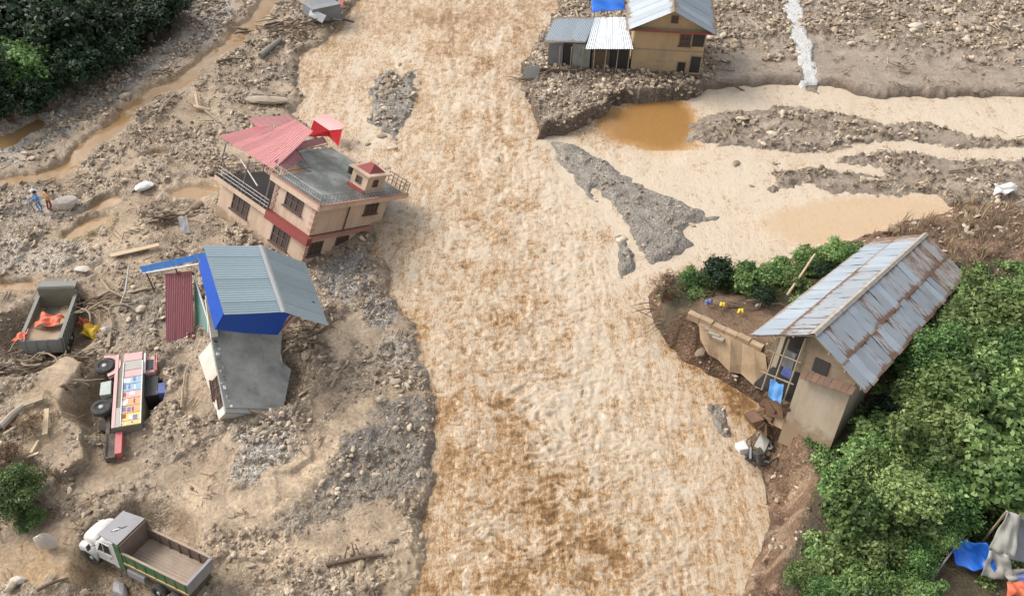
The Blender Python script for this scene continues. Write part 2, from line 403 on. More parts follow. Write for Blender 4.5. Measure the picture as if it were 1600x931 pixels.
M['tarp_blue'] = dirty('tarp_blue', (.015, .13, .55), (.02, .08, .35), .3, 2.5, .35, var=.3)
M['tarp_grey'] = dirty('tarp_grey', (.20, .205, .22), (.11, .11, .12), .35, 1.3, .5, var=.25)
M['tarp_pale'] = dirty('tarp_pale', (.38, .36, .32), (.25, .22, .18), .35, 1.6, .6)
M['cloth_white'] = dirty('cloth_white', (.68, .67, .66), (.4, .35, .3), .25, 3, .7)
M['cloth_blue'] = dirty('cloth_blue', (.10, .28, .60), (.05, .1, .3), .3, 3, .6)
M['concrete'] = dirty('concrete', (.34, .30, .25), (.27, .2, .13), .4, 1.2, .8)
M['mudwall'] = dirty('mud_plaster', (.40, .335, .26), (.24, .17, .11), .45, .8, .9, streak=True, var=.12, tide=-5.4)
M['gable_infill'] = dirty('gable_infill', (.26, .20, .14), (.14, .095, .06), .5, 1.2, .9, var=.3, bump=.6)
M['mudwall2'] = dirty('smooth_mud', (.46, .34, .225), (.25, .16, .095), .55, .9, .9, var=.22, bump=.6)
M['earth'] = dirty('red_earth', (.11, .062, .038), (.2, .12, .07), .4, 1.5, .95)
M['skin'] = dirty('skin', (.28, .16, .1), amount=.05, bump=.05)
M['hair'] = dirty('hair', (.012, .01, .01), amount=.02)
M['pink_mesh'] = dirty('pink_mesh', (.38, .16, .18), (.2, .1, .1), .35, 3, .6, var=.3); M['cap_tin'] = dirty('cap_tin', (.40, .375, .34), (.18, .11, .075), .5, 2, .6)
M['leaf_bright'] = leaf_mat('leaf_bright', (.06, .12, .034), (.18, .285, .085), (.38, .51, .21))
M['leaf_mid'] = leaf_mat('leaf_mid', (.03, .075, .022), (.11, .205, .058), (.25, .37, .13))
M['leaf_olive'] = leaf_mat('leaf_olive', (.05, .11, .03), (.14, .235, .07), (.31, .42, .17))
M['quoin'] = dirty('quoin', (.50, .31, .24), (.3, .2, .14), .45, 1, .8)
M['pink_trim'] = dirty('pink_trim', (.42, .20, .16), (.25, .16, .1), .45, 1, .7)
M['leaf_dark'] = leaf_mat('leaf_dark', (.006, .018, .006), (.014, .038, .014), (.03, .07, .026))  # near-black greens: the corner wood's shade is put into the leaf colour
M['leaf_dry'] = leaf_mat('leaf_dry', (.10, .065, .035), (.22, .15, .085), (.38, .28, .17))
# ------------------------------------------------------------------ terrain
LEFT = W([(-700, -160), (600, -160), (570, -20), (548, 12), (520, 50), (490, 72), (458, 86), (462, 120), (472, 150), (452, 178), (500, 212), (545, 238), (585, 262), (606, 290), (600, 330), (588, 360), (588, 392), (600, 430), (622, 470), (645, 520), (655, 560), (672, 600), (686, 640), (685, 700), (680, 770), (664, 805), (655, 870), (650, 1000), (600, 1500), (-1500, 1500)], .3)
NORTH = W([(900, -160), (874, 18), (842, 66), (812, 108), (820, 150), (843, 214), (884, 208), (925, 186), (962, 165), (1020, 157), (1085, 150), (1112, 137), (1200, 129), (1300, 133), (1370, 147), (1480, 150), (2100, 154), (2100, -160)], .3)
MID = W([(1088, 188), (1130, 172), (1230, 162), (1310, 172), (1380, 187), (1440, 192), (1480, 204), (1540, 210), (2100, 215), (2100, 500), (1700, 420), (1500, 330), (1462, 308), (1400, 308), (1300, 300), (1270, 284), (1215, 292), (1200, 252), (1120, 228), (1070, 216), (1080, 196)], .1)
TONGUE = W([(862, 225), (905, 227), (950, 260), (1000, 293), (1040, 308), (1085, 326), (1126, 344), (1062, 355), (1078, 378), (1060, 392), (1030, 405), (975, 430), (972, 385), (978, 355), (945, 322), (912, 284), (882, 250)], .1)
ISLET = W([(592, 118), (612, 104), (625, 122), (650, 104), (654, 146), (636, 180), (614, 222), (590, 202), (568, 184), (576, 150)], .1)
SPIT = W([(1098, 640), (1130, 628), (1150, 650), (1148, 692), (1122, 690)], .1)
FOOT = W([(1012, 462), (1040, 440), (1100, 425), (1180, 420), (1262, 396), (1330, 376), (1400, 352), (1440, 340), (1500, 322), (1700, 340), (2100, 480), (2400, 1500), (1040, 1500), (1110, 1010), (1155, 932), (1180, 880), (1202, 830), (1200, 790), (1190, 745), (1175, 715), (1150, 702), (1185, 668), (1196, 640), (1150, 606), (1100, 580), (1060, 556), (1042, 520), (1020, 495)], .1)
TOP = W([(1030, 470), (1075, 490), (1125, 515), (1190, 545), (1228, 590), (1228, 640), (1245, 690), (1262, 735), (1262, 780), (1246, 830), (1226, 880), (1204, 931), (1150, 1100), (1100, 1500), (2400, 1500), (2200, 420), (1500, 372), (1440, 372), (1330, 380), (1240, 410), (1140, 420), (1050, 436)], 3.0)
STREAMS_L = [(W([(430, -10), (405, 20), (375, 50), (335, 88), (290, 128), (240, 158), (205, 182), (190, 205), (150, 235), (110, 262), (55, 288), (0, 308), (-120, 350)], 1.2), .85, 1.3),
             (W([(60, 205), (30, 228), (0, 245), (-80, 265)], 1.4), .8, .5)]
LEDGE = W([(60, 612), (120, 580), (142, 590), (138, 605), (162, 625), (140, 672), (150, 735), (118, 765), (60, 740), (0, 765), (-300, 800), (-300, 620)], 1.2)
PUDDLES = [(250, 255, 1.1, .6, .3), (170, 335, 1.3, .8, .9), (140, 375, 2.0, .8, .9), (310, 312, 2.2, 1.1, .3), (18, 468, 2.2, .5, 0), (120, 640, .1, .1, 0)]
def ell(x, y, px, py, rx, ry, rot, z=.8):
    c = at(px, py, z); dx, dy = x - c[0], y - c[1]; cr, sr = math.cos(rot), math.sin(rot)
    u = (dx * cr + dy * sr) / rx; v = (-dx * sr + dy * cr) / ry
    return np.hypot(u, v)
FLAT = []            # (x, y, radius, height) levelled under things
def col_mix(c, f, new):
    f = np.clip(f, 0, 1)[:, None]; return c * (1 - f) + np.array(new) * f

C_RUB1, C_RUB2 = (.255, .185, .125), (.48, .375, .27)
C_GREY, C_PALE, C_TAN, C_BROWN, C_ORANGE, C_EARTH, C_GREEN = (.27, .23, .185), (.46, .41, .35), (.60, .45, .305), (.27, .185, .115), (.40, .25, .12), (.15, .085, .05), (.07, .085, .035)

# zones: px, py, rx, ry, rotation, colour, smoothness(0 rubble..1 smooth), strength
ZONES = [
 (250, 60, 7, 1.8, .75, C_PALE, .3, .8), (170, 150, 6, 1.6, .72, C_PALE, .2, .9), (90, 210, 5.5, 1.8, .6, C_PALE, .2, .9), (20, 255, 4, 1.2, .5, C_PALE, .2, .9),
 (310, 40, 5, 2, 1.0, C_GREY, .3, .8), (110, 180, 4, .9, .7, C_BROWN, .4, .7), (45, 240, 4, .9, .6, C_BROWN, .5, .6), (230, 150, 5, .8, .7, C_BROWN, .6, .5),
 (430, 60, 4, 1.5, .3, C_BROWN, .3, .5), (400, 110, 5, 1.4, .2, C_RUB1, .5, .6), (440, 115, 3.2, 1.8, .2, (.27, .22, .17), .7, .8), (420, 150, 2.2, .8, .1, C_PALE, .3, .8), (500, 62, 3, 1, .6, C_BROWN, .7, .7),
 (310, 312, 2.6, 1.6, .3, C_TAN, 1, .9), (200, 390, 3, 1.3, .5, C_TAN, .5, .6), (140, 380, 3.4, 1.5, .8, (.38, .27, .13), .7, .8), (60, 420, 5, 2.2, 0, C_PALE, .3, .6), (20, 468, 2.5, .8, 0, C_ORANGE, .9, .8), (60, 352, 4, 1.6, .2, C_PALE, .2, .5),
 (170, 470, 1.8, 1.6, 0, C_BROWN, .7, .7), (235, 510, 2, 2.6, 0, C_GREY, .4, .6), (250, 600, 2.2, 3, 0, (.29, .225, .165), .5, .7),
 (110, 640, 2, 3.4, 0, (.37, .26, .16), .9, .95), (90, 700, 1.6, 2, 0, (.38, .28, .17), .7, .8), (60, 540, 3, 1.2, 0, C_BROWN, .4, .5), (120, 560, 1.6, 1.2, 0, C_TAN, .6, .6),
 (70, 895, 3.4, 1.3, 0, (.46, .31, .17), 1, .95), (30, 850, 1.5, 1.0, 0, C_BROWN, .6, .5), (180, 730, 1.6, 1.5, 0, C_BROWN, .7, .7), (250, 740, 2.2, 2.4, .3, (.36, .28, .2), .6, .6),
 (345, 740, .7, 3.2, -.3, C_TAN, .9, .8), (320, 800, 2.4, 2.4, 0, C_TAN, .8, .8), (400, 800, 2.6, 1.4, .4, C_TAN, .9, .9), (470, 740, 1.3, 2.6, -.8, C_TAN, .9, .9), (555, 655, .7, 1.9, -.35, C_TAN, 1, .95), (520, 690, .9, 1.5, -.5, C_TAN, .9, .9),
 (420, 700, 1.9, 1.9, .5, C_PALE, .0, 1), (445, 660, 1.4, .8, .5, C_GREY, .2, .8), (400, 745, 1.4, .7, .3, C_PALE, .05, .9),
 (540, 430, 2.0, 3.2, 0, (.34, .31, .28), .05, 1), (590, 480, 1.2, 2.6, .2, (.33, .30, .27), .05, .9), (530, 545, .8, 2.2, .15, C_TAN, .95, .95), (560, 590, 2.2, 2.2, 0, C_RUB2, .1, .7), (620, 545, 1.6, 1.8, 0, C_PALE, .05, .7),
 (635, 640, 2.2, 1.2, 0, C_GREY, .35, 1), (600, 710, 2.8, 3.0, .2, (.245, .215, .185), .45, 1), (560, 760, 3.2, 1.2, .4, C_GREY, .3, .9), (640, 700, 1.7, 3.0, 0, C_GREY, .35, .9), (500, 800, 2.4, 1, .4, C_GREY, .3, .7),
 (470, 860, 3.4, 1.1, .2, C_TAN, .6, .7), (540, 850, 3, .7, .25, C_TAN, .8, .8), (590, 890, 2.4, 1.1, 0, C_TAN, .5, .7), (380, 880, 3, 1.3, 0, C_TAN, .4, .7), (470, 915, 3, .8, .1, C_RUB2, .2, .7), (640, 900, 1, 3, 0, C_TAN, .6, .7), (665, 560, .9, 1.8, .2, C_PALE, .1, .6),
 (1000, 330, 9, 9, 0, (.24, .222, .205), .6, .0),
]
def land(x, y, col=True):
    x = np.asarray(x, float); y = np.asarray(y, float)
    wx = x + .55 * fbm(x / 2.2, y / 2.2, 4, 1) + .9 * fbm(x / 7, y / 7, 2, 2); wy = y + .55 * fbm(x / 2.2, y / 2.2, 4, 3) + .9 * fbm(x / 7, y / 7, 2, 4)
    dl = sdf(wx, wy, LEFT); dn = sdf(wx, wy, NORTH); dm = sdf(wx, wy, MID); dt = sdf(wx, wy, TONGUE); di = sdf(wx, wy, ISLET); dp = sdf(wx, wy, SPIT)
    x2 = x + .25 * fbm(x / 1.1, y / 1.1, 3, 5) + .35 * fbm(x / 3.3, y / 3.3, 2, 5); y2 = y + .25 * fbm(x / 1.1, y / 1.1, 3, 6) + .35 * fbm(x / 3.3, y / 3.3, 2, 6)
    df = sdf(x2, y2, FOOT); dtop = sdf(x2, y2, TOP)
    ed = .35 * fbm(x / .9, y / .9, 3, 60); dl = dl + ed; dn = dn + ed; dm = dm + 1.6 * ed; dt = dt + .6 * ed; di = di + ed
    big = fbm(x / 6, y / 6, 3, 7); bill = np.abs(fbm(x / 1.7, y / 1.7, 4, 8)); rid = 1 - np.abs(fbm(x / 3.2, y / 3.2, 4, 9)) * 2.2; rid = np.clip(rid, 0, 1)
    fine = fbm(x / .5, y / .5, 3, 10)
    f1, rv, gap = cells(x / .62 + .3 * fine, y / .62, 3); f1b, rvb, gapb = cells(x / .33, y / .33, 11)
    lumps = np.clip(.62 - f1, 0, 1) * (rv > .35) * (.25 + rv) ; lumps2 = np.clip(.55 - f1b, 0, 1) * (.2 + rvb)
    # smooth / rubbly
    rub = np.clip(.66 + .5 * fbm(x / 3.5, y / 3.5, 3, 12), 0, 1)
    c = np.zeros((x.size, 3)); t = np.clip(.5 + 1.1 * fbm(x / 2.6, y / 2.6, 4, 13), 0, 1)[:, None]
    c = np.array(C_RUB1) * (1 - t) + np.array(C_RUB2) * t
    f = sstep(.18, .5, fbm(x / 1.6, y / 1.6, 3, 14)); c = col_mix(c, f * .55, C_TAN)
    c = col_mix(c, sstep(.15, .5, fbm(x / 1.3 + 9, y / 1.3, 3, 15)) * .6, (.19, .13, .09))
    jx = x + .5 * fbm(x / 1.2, y / 1.2, 3, 16) * 1.6; jy = y + .5 * fbm(x / 1.2, y / 1.2, 3, 17) * 1.6
    grav = np.zeros(x.size)
    for (px, py, rx, ry, rot, cc, sm, st) in ZONES:
        e = 1 - sstep(.6, 1.1, ell(jx, jy, px, py, rx, ry, rot)); c = col_mix(c, e * st, cc); rub = rub * (1 - e * st) + (1 - sm) * e * st; grav = grav * (1 - e) + e * (sm < .5) * st
    st_ = 1 - sstep(1.2, 2.3, pline(jx, jy, W([(-60, 310), (0, 275), (80, 215), (160, 165), (240, 110), (320, 50), (350, 0)], 1.2))); c = col_mix(c, st_ * .9, (.40, .375, .345)); rub = np.maximum(rub, st_)
    # right hand flats: grey brown rubble
    rt = np.maximum(dn, dm); er = (rt > -2) & (dl < 0) & (df < .5)
    t2 = np.clip(.5 + 1.3 * fbm(x / 2.2, y / 1.5, 4, 18), 0, 1)[:, None]; cr_ = np.array((.23, .17, .12)) * (1 - t2) + np.array((.40, .325, .255)) * t2
    c = np.where(er[:, None], cr_, c); rub = np.where(er, np.clip(.75 + .5 * fbm(x / 3, y / 3, 2, 19), .1, 1), rub)
    silt = sstep(.22, .5, fbm(x / 5.5, y / 2.2, 3, 20)); c = np.where((er)[:, None], col_mix(c, silt * .8, (.46, .37, .28)), c); rub = np.where(er, rub * (1 - .7 * silt), rub)
    for px, py, rx, ry in ((1380, 95, 9, 6), (1310, 105, 4, 4), (1180, 110, 4, 2), (1500, 120, 8, 2.5)):
        e = 1 - sstep(.5, 1.1, ell(jx, jy, px, py, rx, ry, 0)); c = np.where(er[:, None], col_mix(c, e * .7, (.30, .235, .18)), c); rub = np.where(er, rub * (1 - .6 * e), rub)
    g = (np.maximum(dt, np.maximum(di, dp)) > -1.0) & (dl < 0) & (dn < 0) & (dm < 0) & (df < 0)
    c = np.where(g[:, None], np.array((.30, .265, .225)) * (1 + .25 * fbm(x / 1.3, y / 1.3, 3, 21))[:, None], c); rub = np.where(g, .62, rub)
    # heights
    amp = .22 + .68 * rub
    # where the ground is built high it shows a river cut, dark and wet
    hl = .20 + .13 * np.clip(dl, 0, 12) + .30 * big * sstep(0, 3, dl)
    far_l = np.clip((-x - 32 - .25 * (y - 40)) / 10, 0, 3); hl = hl + far_l * 1.2 * (y > 30)
    base_l = hl.copy()
    hl = hl + amp * (.42 * bill + .30 * lumps + .10 * lumps2 + .05 * fine) + .16 * sstep(.1, .25, big + .4 * fbm(x / 1.9, y / 1.9, 2, 22)) + .22 * sstep(-.02, .06, fbm(x / 4.4, y / 4.4, 3, 31)) - .28 * rid ** 7 * amp
    hn = .80 + .25 * big + amp * (.55 * bill + .36 * lumps + .12 * lumps2) - .2 * rid ** 6 - .42 * sstep(13, 22, x) * sstep(9, 0, dn) + .4 * (1 - sstep(.6, 1.1, ell(x, y, 960, 150, 11, 9, 0)))
    hm = .16 + .10 * big + amp * (.50 * bill + .32 * lumps + .12 * lumps2) - .15 * rid ** 5
    chn = 1 - sstep(.25, .75, pline(x + .3 * fine, y, W([(930, 298), (962, 335), (985, 372), (1003, 412)], .1)))
    ht = .24 - .5 * chn + .10 * big + .05 * bill + .04 * lumps2 + .18 * sstep(.0, .06, fbm(x / 2.6, y / 2.6, 2, 33))
    dled = sdf(x2, y2, LEDGE); lh_ = .75 * sstep(-.12, .12, dled) * sstep(9, 5, dled + 0 * x); base_l = base_l + lh_ * (dled > 0); hl = hl + lh_
    # silt has filled the hollows: level sheets with only the higher stones standing out
    sl = fbm(x / 5, y / 4, 3, 61); lev = base_l + .15 + .18 * sl; kf = sstep(-.05, .09, lev - hl) * (dl > 0) * sstep(-.25, .1, sl + .1) * (1 - grav)
    hl = hl * (1 - kf) + (lev + .035 * fine * .6) * kf; ts = np.clip(.5 + fbm(x / 3, y / 3, 3, 62), 0, 1)[:, None]
    c = np.where((dl > 0)[:, None], c * (1 - .62 * kf[:, None]) + (np.array((.34, .24, .155)) * (1 - ts) + np.array((.58, .44, .30)) * ts) * .62 * kf[:, None], c); rub = rub * (1 - .8 * kf)
    ln = .70 + .27 * big; lm = .10 + .10 * big; sr = fbm(x / 6, y / 2.2, 3, 63)
    k1 = sstep(-.06, .12, ln + .10 + .3 * sr - hn) ; hn = hn * (1 - k1) + (ln - .05 + .25 * sr + .03 * fine) * k1
    k2 = sstep(-.06, .12, lm + .14 + .25 * sr - hm); hm = hm * (1 - k2) + (lm - .03 + .18 * sr + .03 * fine) * k2
    kk = np.where(dn > dm, k1, k2) * er; c = c * (1 - .5 * kk[:, None]) + np.array((.38, .30, .225)) * .5 * kk[:, None]; rub = rub * (1 - .75 * kk)
    def cut(d, h, w, bed=-.9): return bed + (h - bed) * sstep(-w, w, d)
    h = cut(dl, hl, .75, -.5)
    h = np.maximum(h, cut(dn, hn, .28 + .8 * sstep(14, 22, x))); h = np.maximum(h, cut(dm, hm, 1.1, -.35)); h = np.maximum(h, cut(dt, ht, .8, -.35)); h = np.maximum(h, cut(di, ht, .8, -.35)); h = np.maximum(h, cut(dp, ht - .1, .5))
    ptop = 3.2 - 2.6 * sstep(33.5, 45, y) + .05 * np.clip(x - 22, 0, 60) * sstep(42, 34, y) + .35 * big + .12 * bill
    ptop = np.where((y > 42) & (x > 24), np.maximum(ptop, .8 + 1.7 * sstep(45.5, 50, y - .15 * (x - 30))), ptop)
    low = .35 + .35 * bill + .5 * np.clip(df, 0, 1.6) + .25 * lumps
    hf = np.maximum(low + (ptop - low) * sstep(-.55, .12, dtop), low)
    h = np.maximum(h, cut(df, hf, .35))
    chd = np.minimum(pline(wx, y + .6 * fine, W([(1150, 236), (1260, 250), (1330, 234), (1420, 228), (1500, 241), (1700, 238)])), pline(wx, y + .6 * fine, W([(1200, 262), (1290, 258), (1380, 268)])) + .3)
    kc = (1 - sstep(.5, 1.3, chd)) * (dm > -1); h = h * (1 - kc) - .15 * kc
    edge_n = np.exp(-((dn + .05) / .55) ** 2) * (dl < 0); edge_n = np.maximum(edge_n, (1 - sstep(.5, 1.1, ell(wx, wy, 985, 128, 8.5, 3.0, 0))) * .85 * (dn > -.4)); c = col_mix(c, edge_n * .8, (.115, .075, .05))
    # streams and puddles on the left
    ws = np.zeros(x.size)
    for pts, wd, dep in STREAMS_L:
        d = pline(wx, wy, pts) + .35 * fine * .6
        k = 1 - sstep(wd * .55, wd * 1.35, d); h = h * (1 - k) + (base_l - .30) * k; ws = np.maximum(ws, (d < wd * 1.5)); c = col_mix(c, k, C_ORANGE); rub = rub * (1 - k)
    for px, py, rx, ry, rot in PUDDLES:
        e = ell(wx, wy, px, py, rx, ry, rot); k = 1 - sstep(.7, 1.25, e); h = h * (1 - k) + (base_l - .30) * k; ws = np.maximum(ws, e < 1.5); rub = rub * (1 - k)
    # narrow stream through the northern flats
    d = pline(x + .5 * fbm(x / 2, y / 2, 3, 23) * 1.5, y, W([(1232, -60), (1240, 20), (1250, 62), (1262, 100), (1275, 135)], .8)); k = (1 - sstep(.3, 1.1, d)) * (dn > -1); stz = .06 + .56 * sstep(-.2, 4, dn); h = h * (1 - k) + stz * k; wn_ = (d + .7 * fine < 1.0) & (dn > -.3)
    # colours of the bluff
    inb = (df > -.6)
    face = (1 - sstep(-.1, .5, dtop)) * inb
    tb = np.clip(.5 + fbm(x / 1.4, y / 1.4, 4, 24), 0, 1)[:, None]
    ce = np.array((.10, .055, .032)) * (1 - tb) + np.array((.27, .165, .10)) * tb
    dark_face = sstep(21, 16.5, x) * sstep(29, 31, y); ce = np.where(dark_face[:, None] > .5, np.array((.10, .055, .03)) * (1 - tb) + np.array((.20, .12, .07)) * tb, ce)  # bluff face below the yard apron coloured darker
    pale = sstep(27.5, 25.5, y) * sstep(.0, .3, fbm(x / 1.1, y / 1.1, 2, 25)); ce = ce * (1 - pale[:, None] * .6) + np.array((.42, .30, .2)) * pale[:, None] * .6
    ctop = np.array((.085, .065, .04)) * (1 - tb) + np.array((.16, .125, .07)) * tb
    yard = 1 - sstep(.7, 1.2, ell(x + .8 * fine, y + .8 * fbm(x / 1.5, y / 1.5, 3, 64), 1170, 490, 3.6, 2.6, -.3, 3)); ctop = ctop * (1 - yard[:, None]) + np.array((.22, .14, .085)) * yard[:, None]
    dry = sstep(24.5, 28, x) * sstep(42, 45, y); ctop = ctop * (1 - dry[:, None]) + (np.array((.24, .17, .115)) * (1 - tb) + np.array((.38, .29, .2)) * tb) * dry[:, None]
    c = np.where(inb[:, None], ce * face[:, None] + ctop * (1 - face[:, None]), c); rub = np.where(inb, .5 * face + .25, rub)
    k = 1 - sstep(.6, 1.2, ell(x, y, 1170, 487, 3.4, 2.3, -.3, 3)); k = k * (dtop > .1); h = h * (1 - k) + (h * .3 + 1.9) * k
    for fx, fy, fr, fh in FLAT:
        d = np.hypot(x - fx, y - fy); k = 1 - sstep(fr * .6, fr, d); h = h * (1 - k) + (fh + .10 * fine + .12 * bill) * k
    # wet foot just above the water
    wet = (1 - sstep(.03, .3, h)) * .3; c = c * (1 - wet[:, None] * .5)
    # darker ground at the wooded north west corner
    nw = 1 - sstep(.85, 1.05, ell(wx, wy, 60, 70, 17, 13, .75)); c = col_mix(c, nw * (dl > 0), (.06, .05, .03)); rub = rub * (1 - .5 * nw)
    if not col: return h
    return h, c, rub, base_l, ws, wn_, dict(dl=dl, dn=dn, dm=dm, dt=dt, di=di, df=df)
def hz(px, py, guess=1.0):
    """ground point seen at a photo pixel"""
    z = guess
    for _ in range(4):
        p = at(px, py, z); z = float(land(np.array([p[0]]), np.array([p[1]]), False)[0])
    p = at(px, py, z); return np.array([p[0], p[1], z])
def ground_z(x, y): return float(land(np.array([float(x)]), np.array([float(y)]), False)[0])

# levelled spots under the trucks and the wrecks
for px, py, r_, z_ in ((440, 610, 2.6, .5), (225, 885, 3.4, .5), (90, 530, 3.6, .62), (195, 640, 3.0, .65)):
    p = at(px, py, z_); FLAT.append((p[0], p[1], r_, z_))

def fan(nr, nc, y0, y1, wide):
    """grid of ground points, rows closer together near the camera's side of the valley"""
    t = np.linspace(0, 1, nr); ys = 1 / (1 / (y0 + 26) * (1 - t) + 1 / (y1 + 26) * t) - 26
    ux = np.linspace(-1, 1, nc)
    Y = np.repeat(ys, nc); hw = (.62 * (Y * .72 + 29) + 4) * wide; X = np.tile(ux, nr) * hw
    return X, Y
def grid_mesh(name, X, Y, Z, nr, nc, keep=None):
    idx = np.arange(nr * nc).reshape(nr, nc)
    q = np.stack([idx[:-1, :-1], idx[:-1, 1:], idx[1:, 1:], idx[1:, :-1]], -1).reshape(-1, 4)
    if keep is not None:
        q = q[keep[q].any(1)]; used = np.unique(q); re = -np.ones(nr * nc, int); re[used] = np.arange(used.size); q = re[q]
    else: used = np.arange(nr * nc)
    me = bpy.data.meshes.new(name); n = used.size
    me.vertices.add(n); me.vertices.foreach_set('co', np.stack([X, Y, Z], 1)[used].ravel().astype(np.float32))
    me.loops.add(q.size); me.loops.foreach_set('vertex_index', q.ravel().astype(np.int32))
    me.polygons.add(len(q)); me.polygons.foreach_set('loop_start', np.arange(0, q.size, 4, dtype=np.int32)); me.polygons.foreach_set('loop_total', np.full(len(q), 4, np.int32))
    me.update(calc_edges=True); me.validate(); me.shade_smooth()
    return me, used
def attr(me, name, vals):
    if vals.ndim == 2:
        a = me.attributes.new(name, 'FLOAT_COLOR', 'POINT'); a.data.foreach_set('color', np.concatenate([vals, np.ones((len(vals), 1))], 1).ravel().astype(np.float32))
    else:
        a = me.attributes.new(name, 'FLOAT', 'POINT'); a.data.foreach_set('value', vals.ravel().astype(np.float32))

NR, NC = 660, 860
GX_, GY_ = fan(NR, NC, 14, 112, 1.12)
GH, GC, GR, GB, GWS, GWN, GD = land(GX_, GY_)
gm, _ = grid_mesh('ground', GX_, GY_, GH, NR, NC)
attr(gm, 'col', GC); attr(gm, 'rub', GR)
ground = link('ground', gm, M['ground']); ground['kind'] = 'structure'
# the land beyond the detailed valley floor: a skirt joined on in a coarse ring out to the horizon
def far_land():
    mb = MB(); ring = []
    idx = np.arange(NR * NC).reshape(NR, NC)
    b = list(idx[0, :-1]) + list(idx[:-1, -1]) + list(idx[-1, :0:-1]) + list(idx[:0:-1, 0]); b = b[::6]
    cx, cy = 0, 60; vs = []; n = len(b)
    for s, dz in ((1.0, -.35), (1.5, .6), (3, 6), (9, 30), (25, 60)):
        for i in b:
            X, Y, Z = GX_[i], GY_[i], GH[i]; side = abs(X) / 60
            vs.append((cx + (X - cx) * s, cy + (Y - cy) * s, Z * (s == 1) + dz * (1 if s == 1 else min(1, side ** 2 + .02))))
    fs = [(k * n + i, k * n + (i + 1) % n, (k + 1) * n + (i + 1) % n, (k + 1) * n + i) for k in range(4) for i in range(n)]
    mb.add(vs, fs); o = mb.build('hill_land', M['hill'], None, True); o['kind'] = 'structure'
t = NT('hill'); n1 = t.noise(.15, 6, .7, t.n('ShaderNodeNewGeometry').outputs['Position'])
M['hill'] = t.done(t.ramp(n1, [(.3, (.03, .05, .02)), (.5, (.12, .11, .06)), (.7, (.3, .24, .16))]), .9)
far_land()

# ------------------------------------------------------------------ water
WR, WC = 620, 760
BROWN = [(735, 343, 1.0, .5, .7), (712, 385, .9, .5, .6), (705, 360, .6, .4, .5), (785, 430, 1.5, 1.0, .5), (770, 380, 1.2, 1.0, .35), (790, 505, 1.6, 1.6, .3), (785, 635, 1.1, .5, .8), (812, 670, 1.6, 1.3, .55), (800, 720, 1.6, 1.4, .35), (870, 748, 1.3, .5, .7), (920, 770, .9, .5, .6), (850, 800, 1.6, 1.2, .5), (940, 840, 1.4, .8, .5), (960, 870, 1.2, .6, .6), (770, 910, 1.8, .9, .6), (690, 912, 1.4, .6, .5), (900, 905, 1.2, .6, .5), (830, 880, 1.4, .6, .4), (720, 850, 1.4, .6, .35), (650, 500, 1.0, 2.0, .35), (690, 650, .8, 1.6, .35), (700, 740, .8, 1.6, .35), (490, 120, 2.6, 1.4, .35), (700, 70, 3, 3, .25), (690, 30, 5, 3, .3), (760, 100, 2, 3, .25), (950, 370, 1.6, 1.0, .35), (740, 280, 1.3, .8, .3), (1180, 800, 2.0, 2.0, .12), (1150, 610, 1.8, 2.0, .7), (1100, 570, 1.6, 1.4, .6), (1170, 650, 1.2, 2.0, .7), (1060, 545, 1.0, 1.0, .5)]  # brown patches in the water; those below the bluff paint its shadow
X, Y = fan(WR, WC, 15, 110, 1.08)
lh, _, _, bl, ws, wnn, dd = land(X, Y)
axis_x = np.interp(Y, [15, 25, 40, 55, 70, 95, 110], [3.5, 2.2, .2, -1.0, -2.0, -3, -4]); u = X - axis_x
mid = np.exp(-(u / 6.5) ** 2)
qx, qy = X + .5 * fbm(X / 3, Y / 3, 3, 40), Y + .9 * fbm(X / 3, Y / 3, 3, 41)
w1 = fbm(qx / 3.0, qy / 1.7, 3, 42); w2 = 1 - 2 * np.abs(fbm(qx / 1.25, qy / .8, 3, 43)); w3 = 1 - 2 * np.abs(fbm(X / .62 + .4 * w1, Y / .42, 3, 44)); w4 = fbm(X / .3, Y / .24, 2, 45)
calm = np.zeros(X.size)
for px, py, rx, ry, rot in ((1030, 188, 3.9, 6.0, 0), (1000, 195, 4, 3.5, 0), (1350, 340, 9.5, 3.0, .12), (1280, 350, 4, 3, .3)):
    calm = np.maximum(calm, 1 - sstep(.6, 1.25, ell(X + .7 * fbm(X / 2, Y / 2, 2, 46), Y, px, py, rx, ry, rot, 0)))
east = sstep(6, 12, X - .0 * Y) * sstep(42, 46, Y)
shore = np.clip(np.minimum.reduce([np.abs(dd['dl']), np.abs(dd['dn']), np.abs(dd['dt']), np.abs(dd['df'])]) / 1.6, 0, 1)
A = (.45 + .55 * mid) * (1 - .55 * east) * (1 - calm) * (.35 + .65 * shore)
R1 = 1 - 2.2 * np.abs(fbm(qx / 1.5 + 5, qy / .72, 2, 71)); R2 = 1 - 2.2 * np.abs(fbm(qx / .72, qy / .36 + 3, 2, 72)); RL = 1 - 2.2 * np.abs(fbm(qx / .55, qy / 1.9, 2, 73)); R3 = 1 - 2.2 * np.abs(fbm(qx / .34, qy / .24, 2, 74)); wr = sstep(1.5, 5.5, u) * sstep(56, 48, Y)
Zw = A * (.16 * w1 + .14 * R1 * (1 - .5 * wr) + .10 * R2 + .08 * RL * wr + .05 * R3 + .03 * w4) - .06
ra, rb_ = (X + Y) * .7071, (X - Y) * .7071; diag = 1 - 2 * np.abs(fbm(ra / .9, rb_ / 3.2, 3, 49)); edge_l = np.exp(-((-dd['dl'] - 2.2) / 2.0) ** 2) * (Y < 50); Zw += .12 * diag * edge_l
Zw += .02 * calm * w1
fleck = sstep(.16, .36, fbm(qx / .62 + 3, qy / .26, 2, 75)) * (.25 + .75 * sstep(-.15, .3, fbm(X / 2.2, Y / 3.2, 3, 76))) * (.4 + .6 * mid)
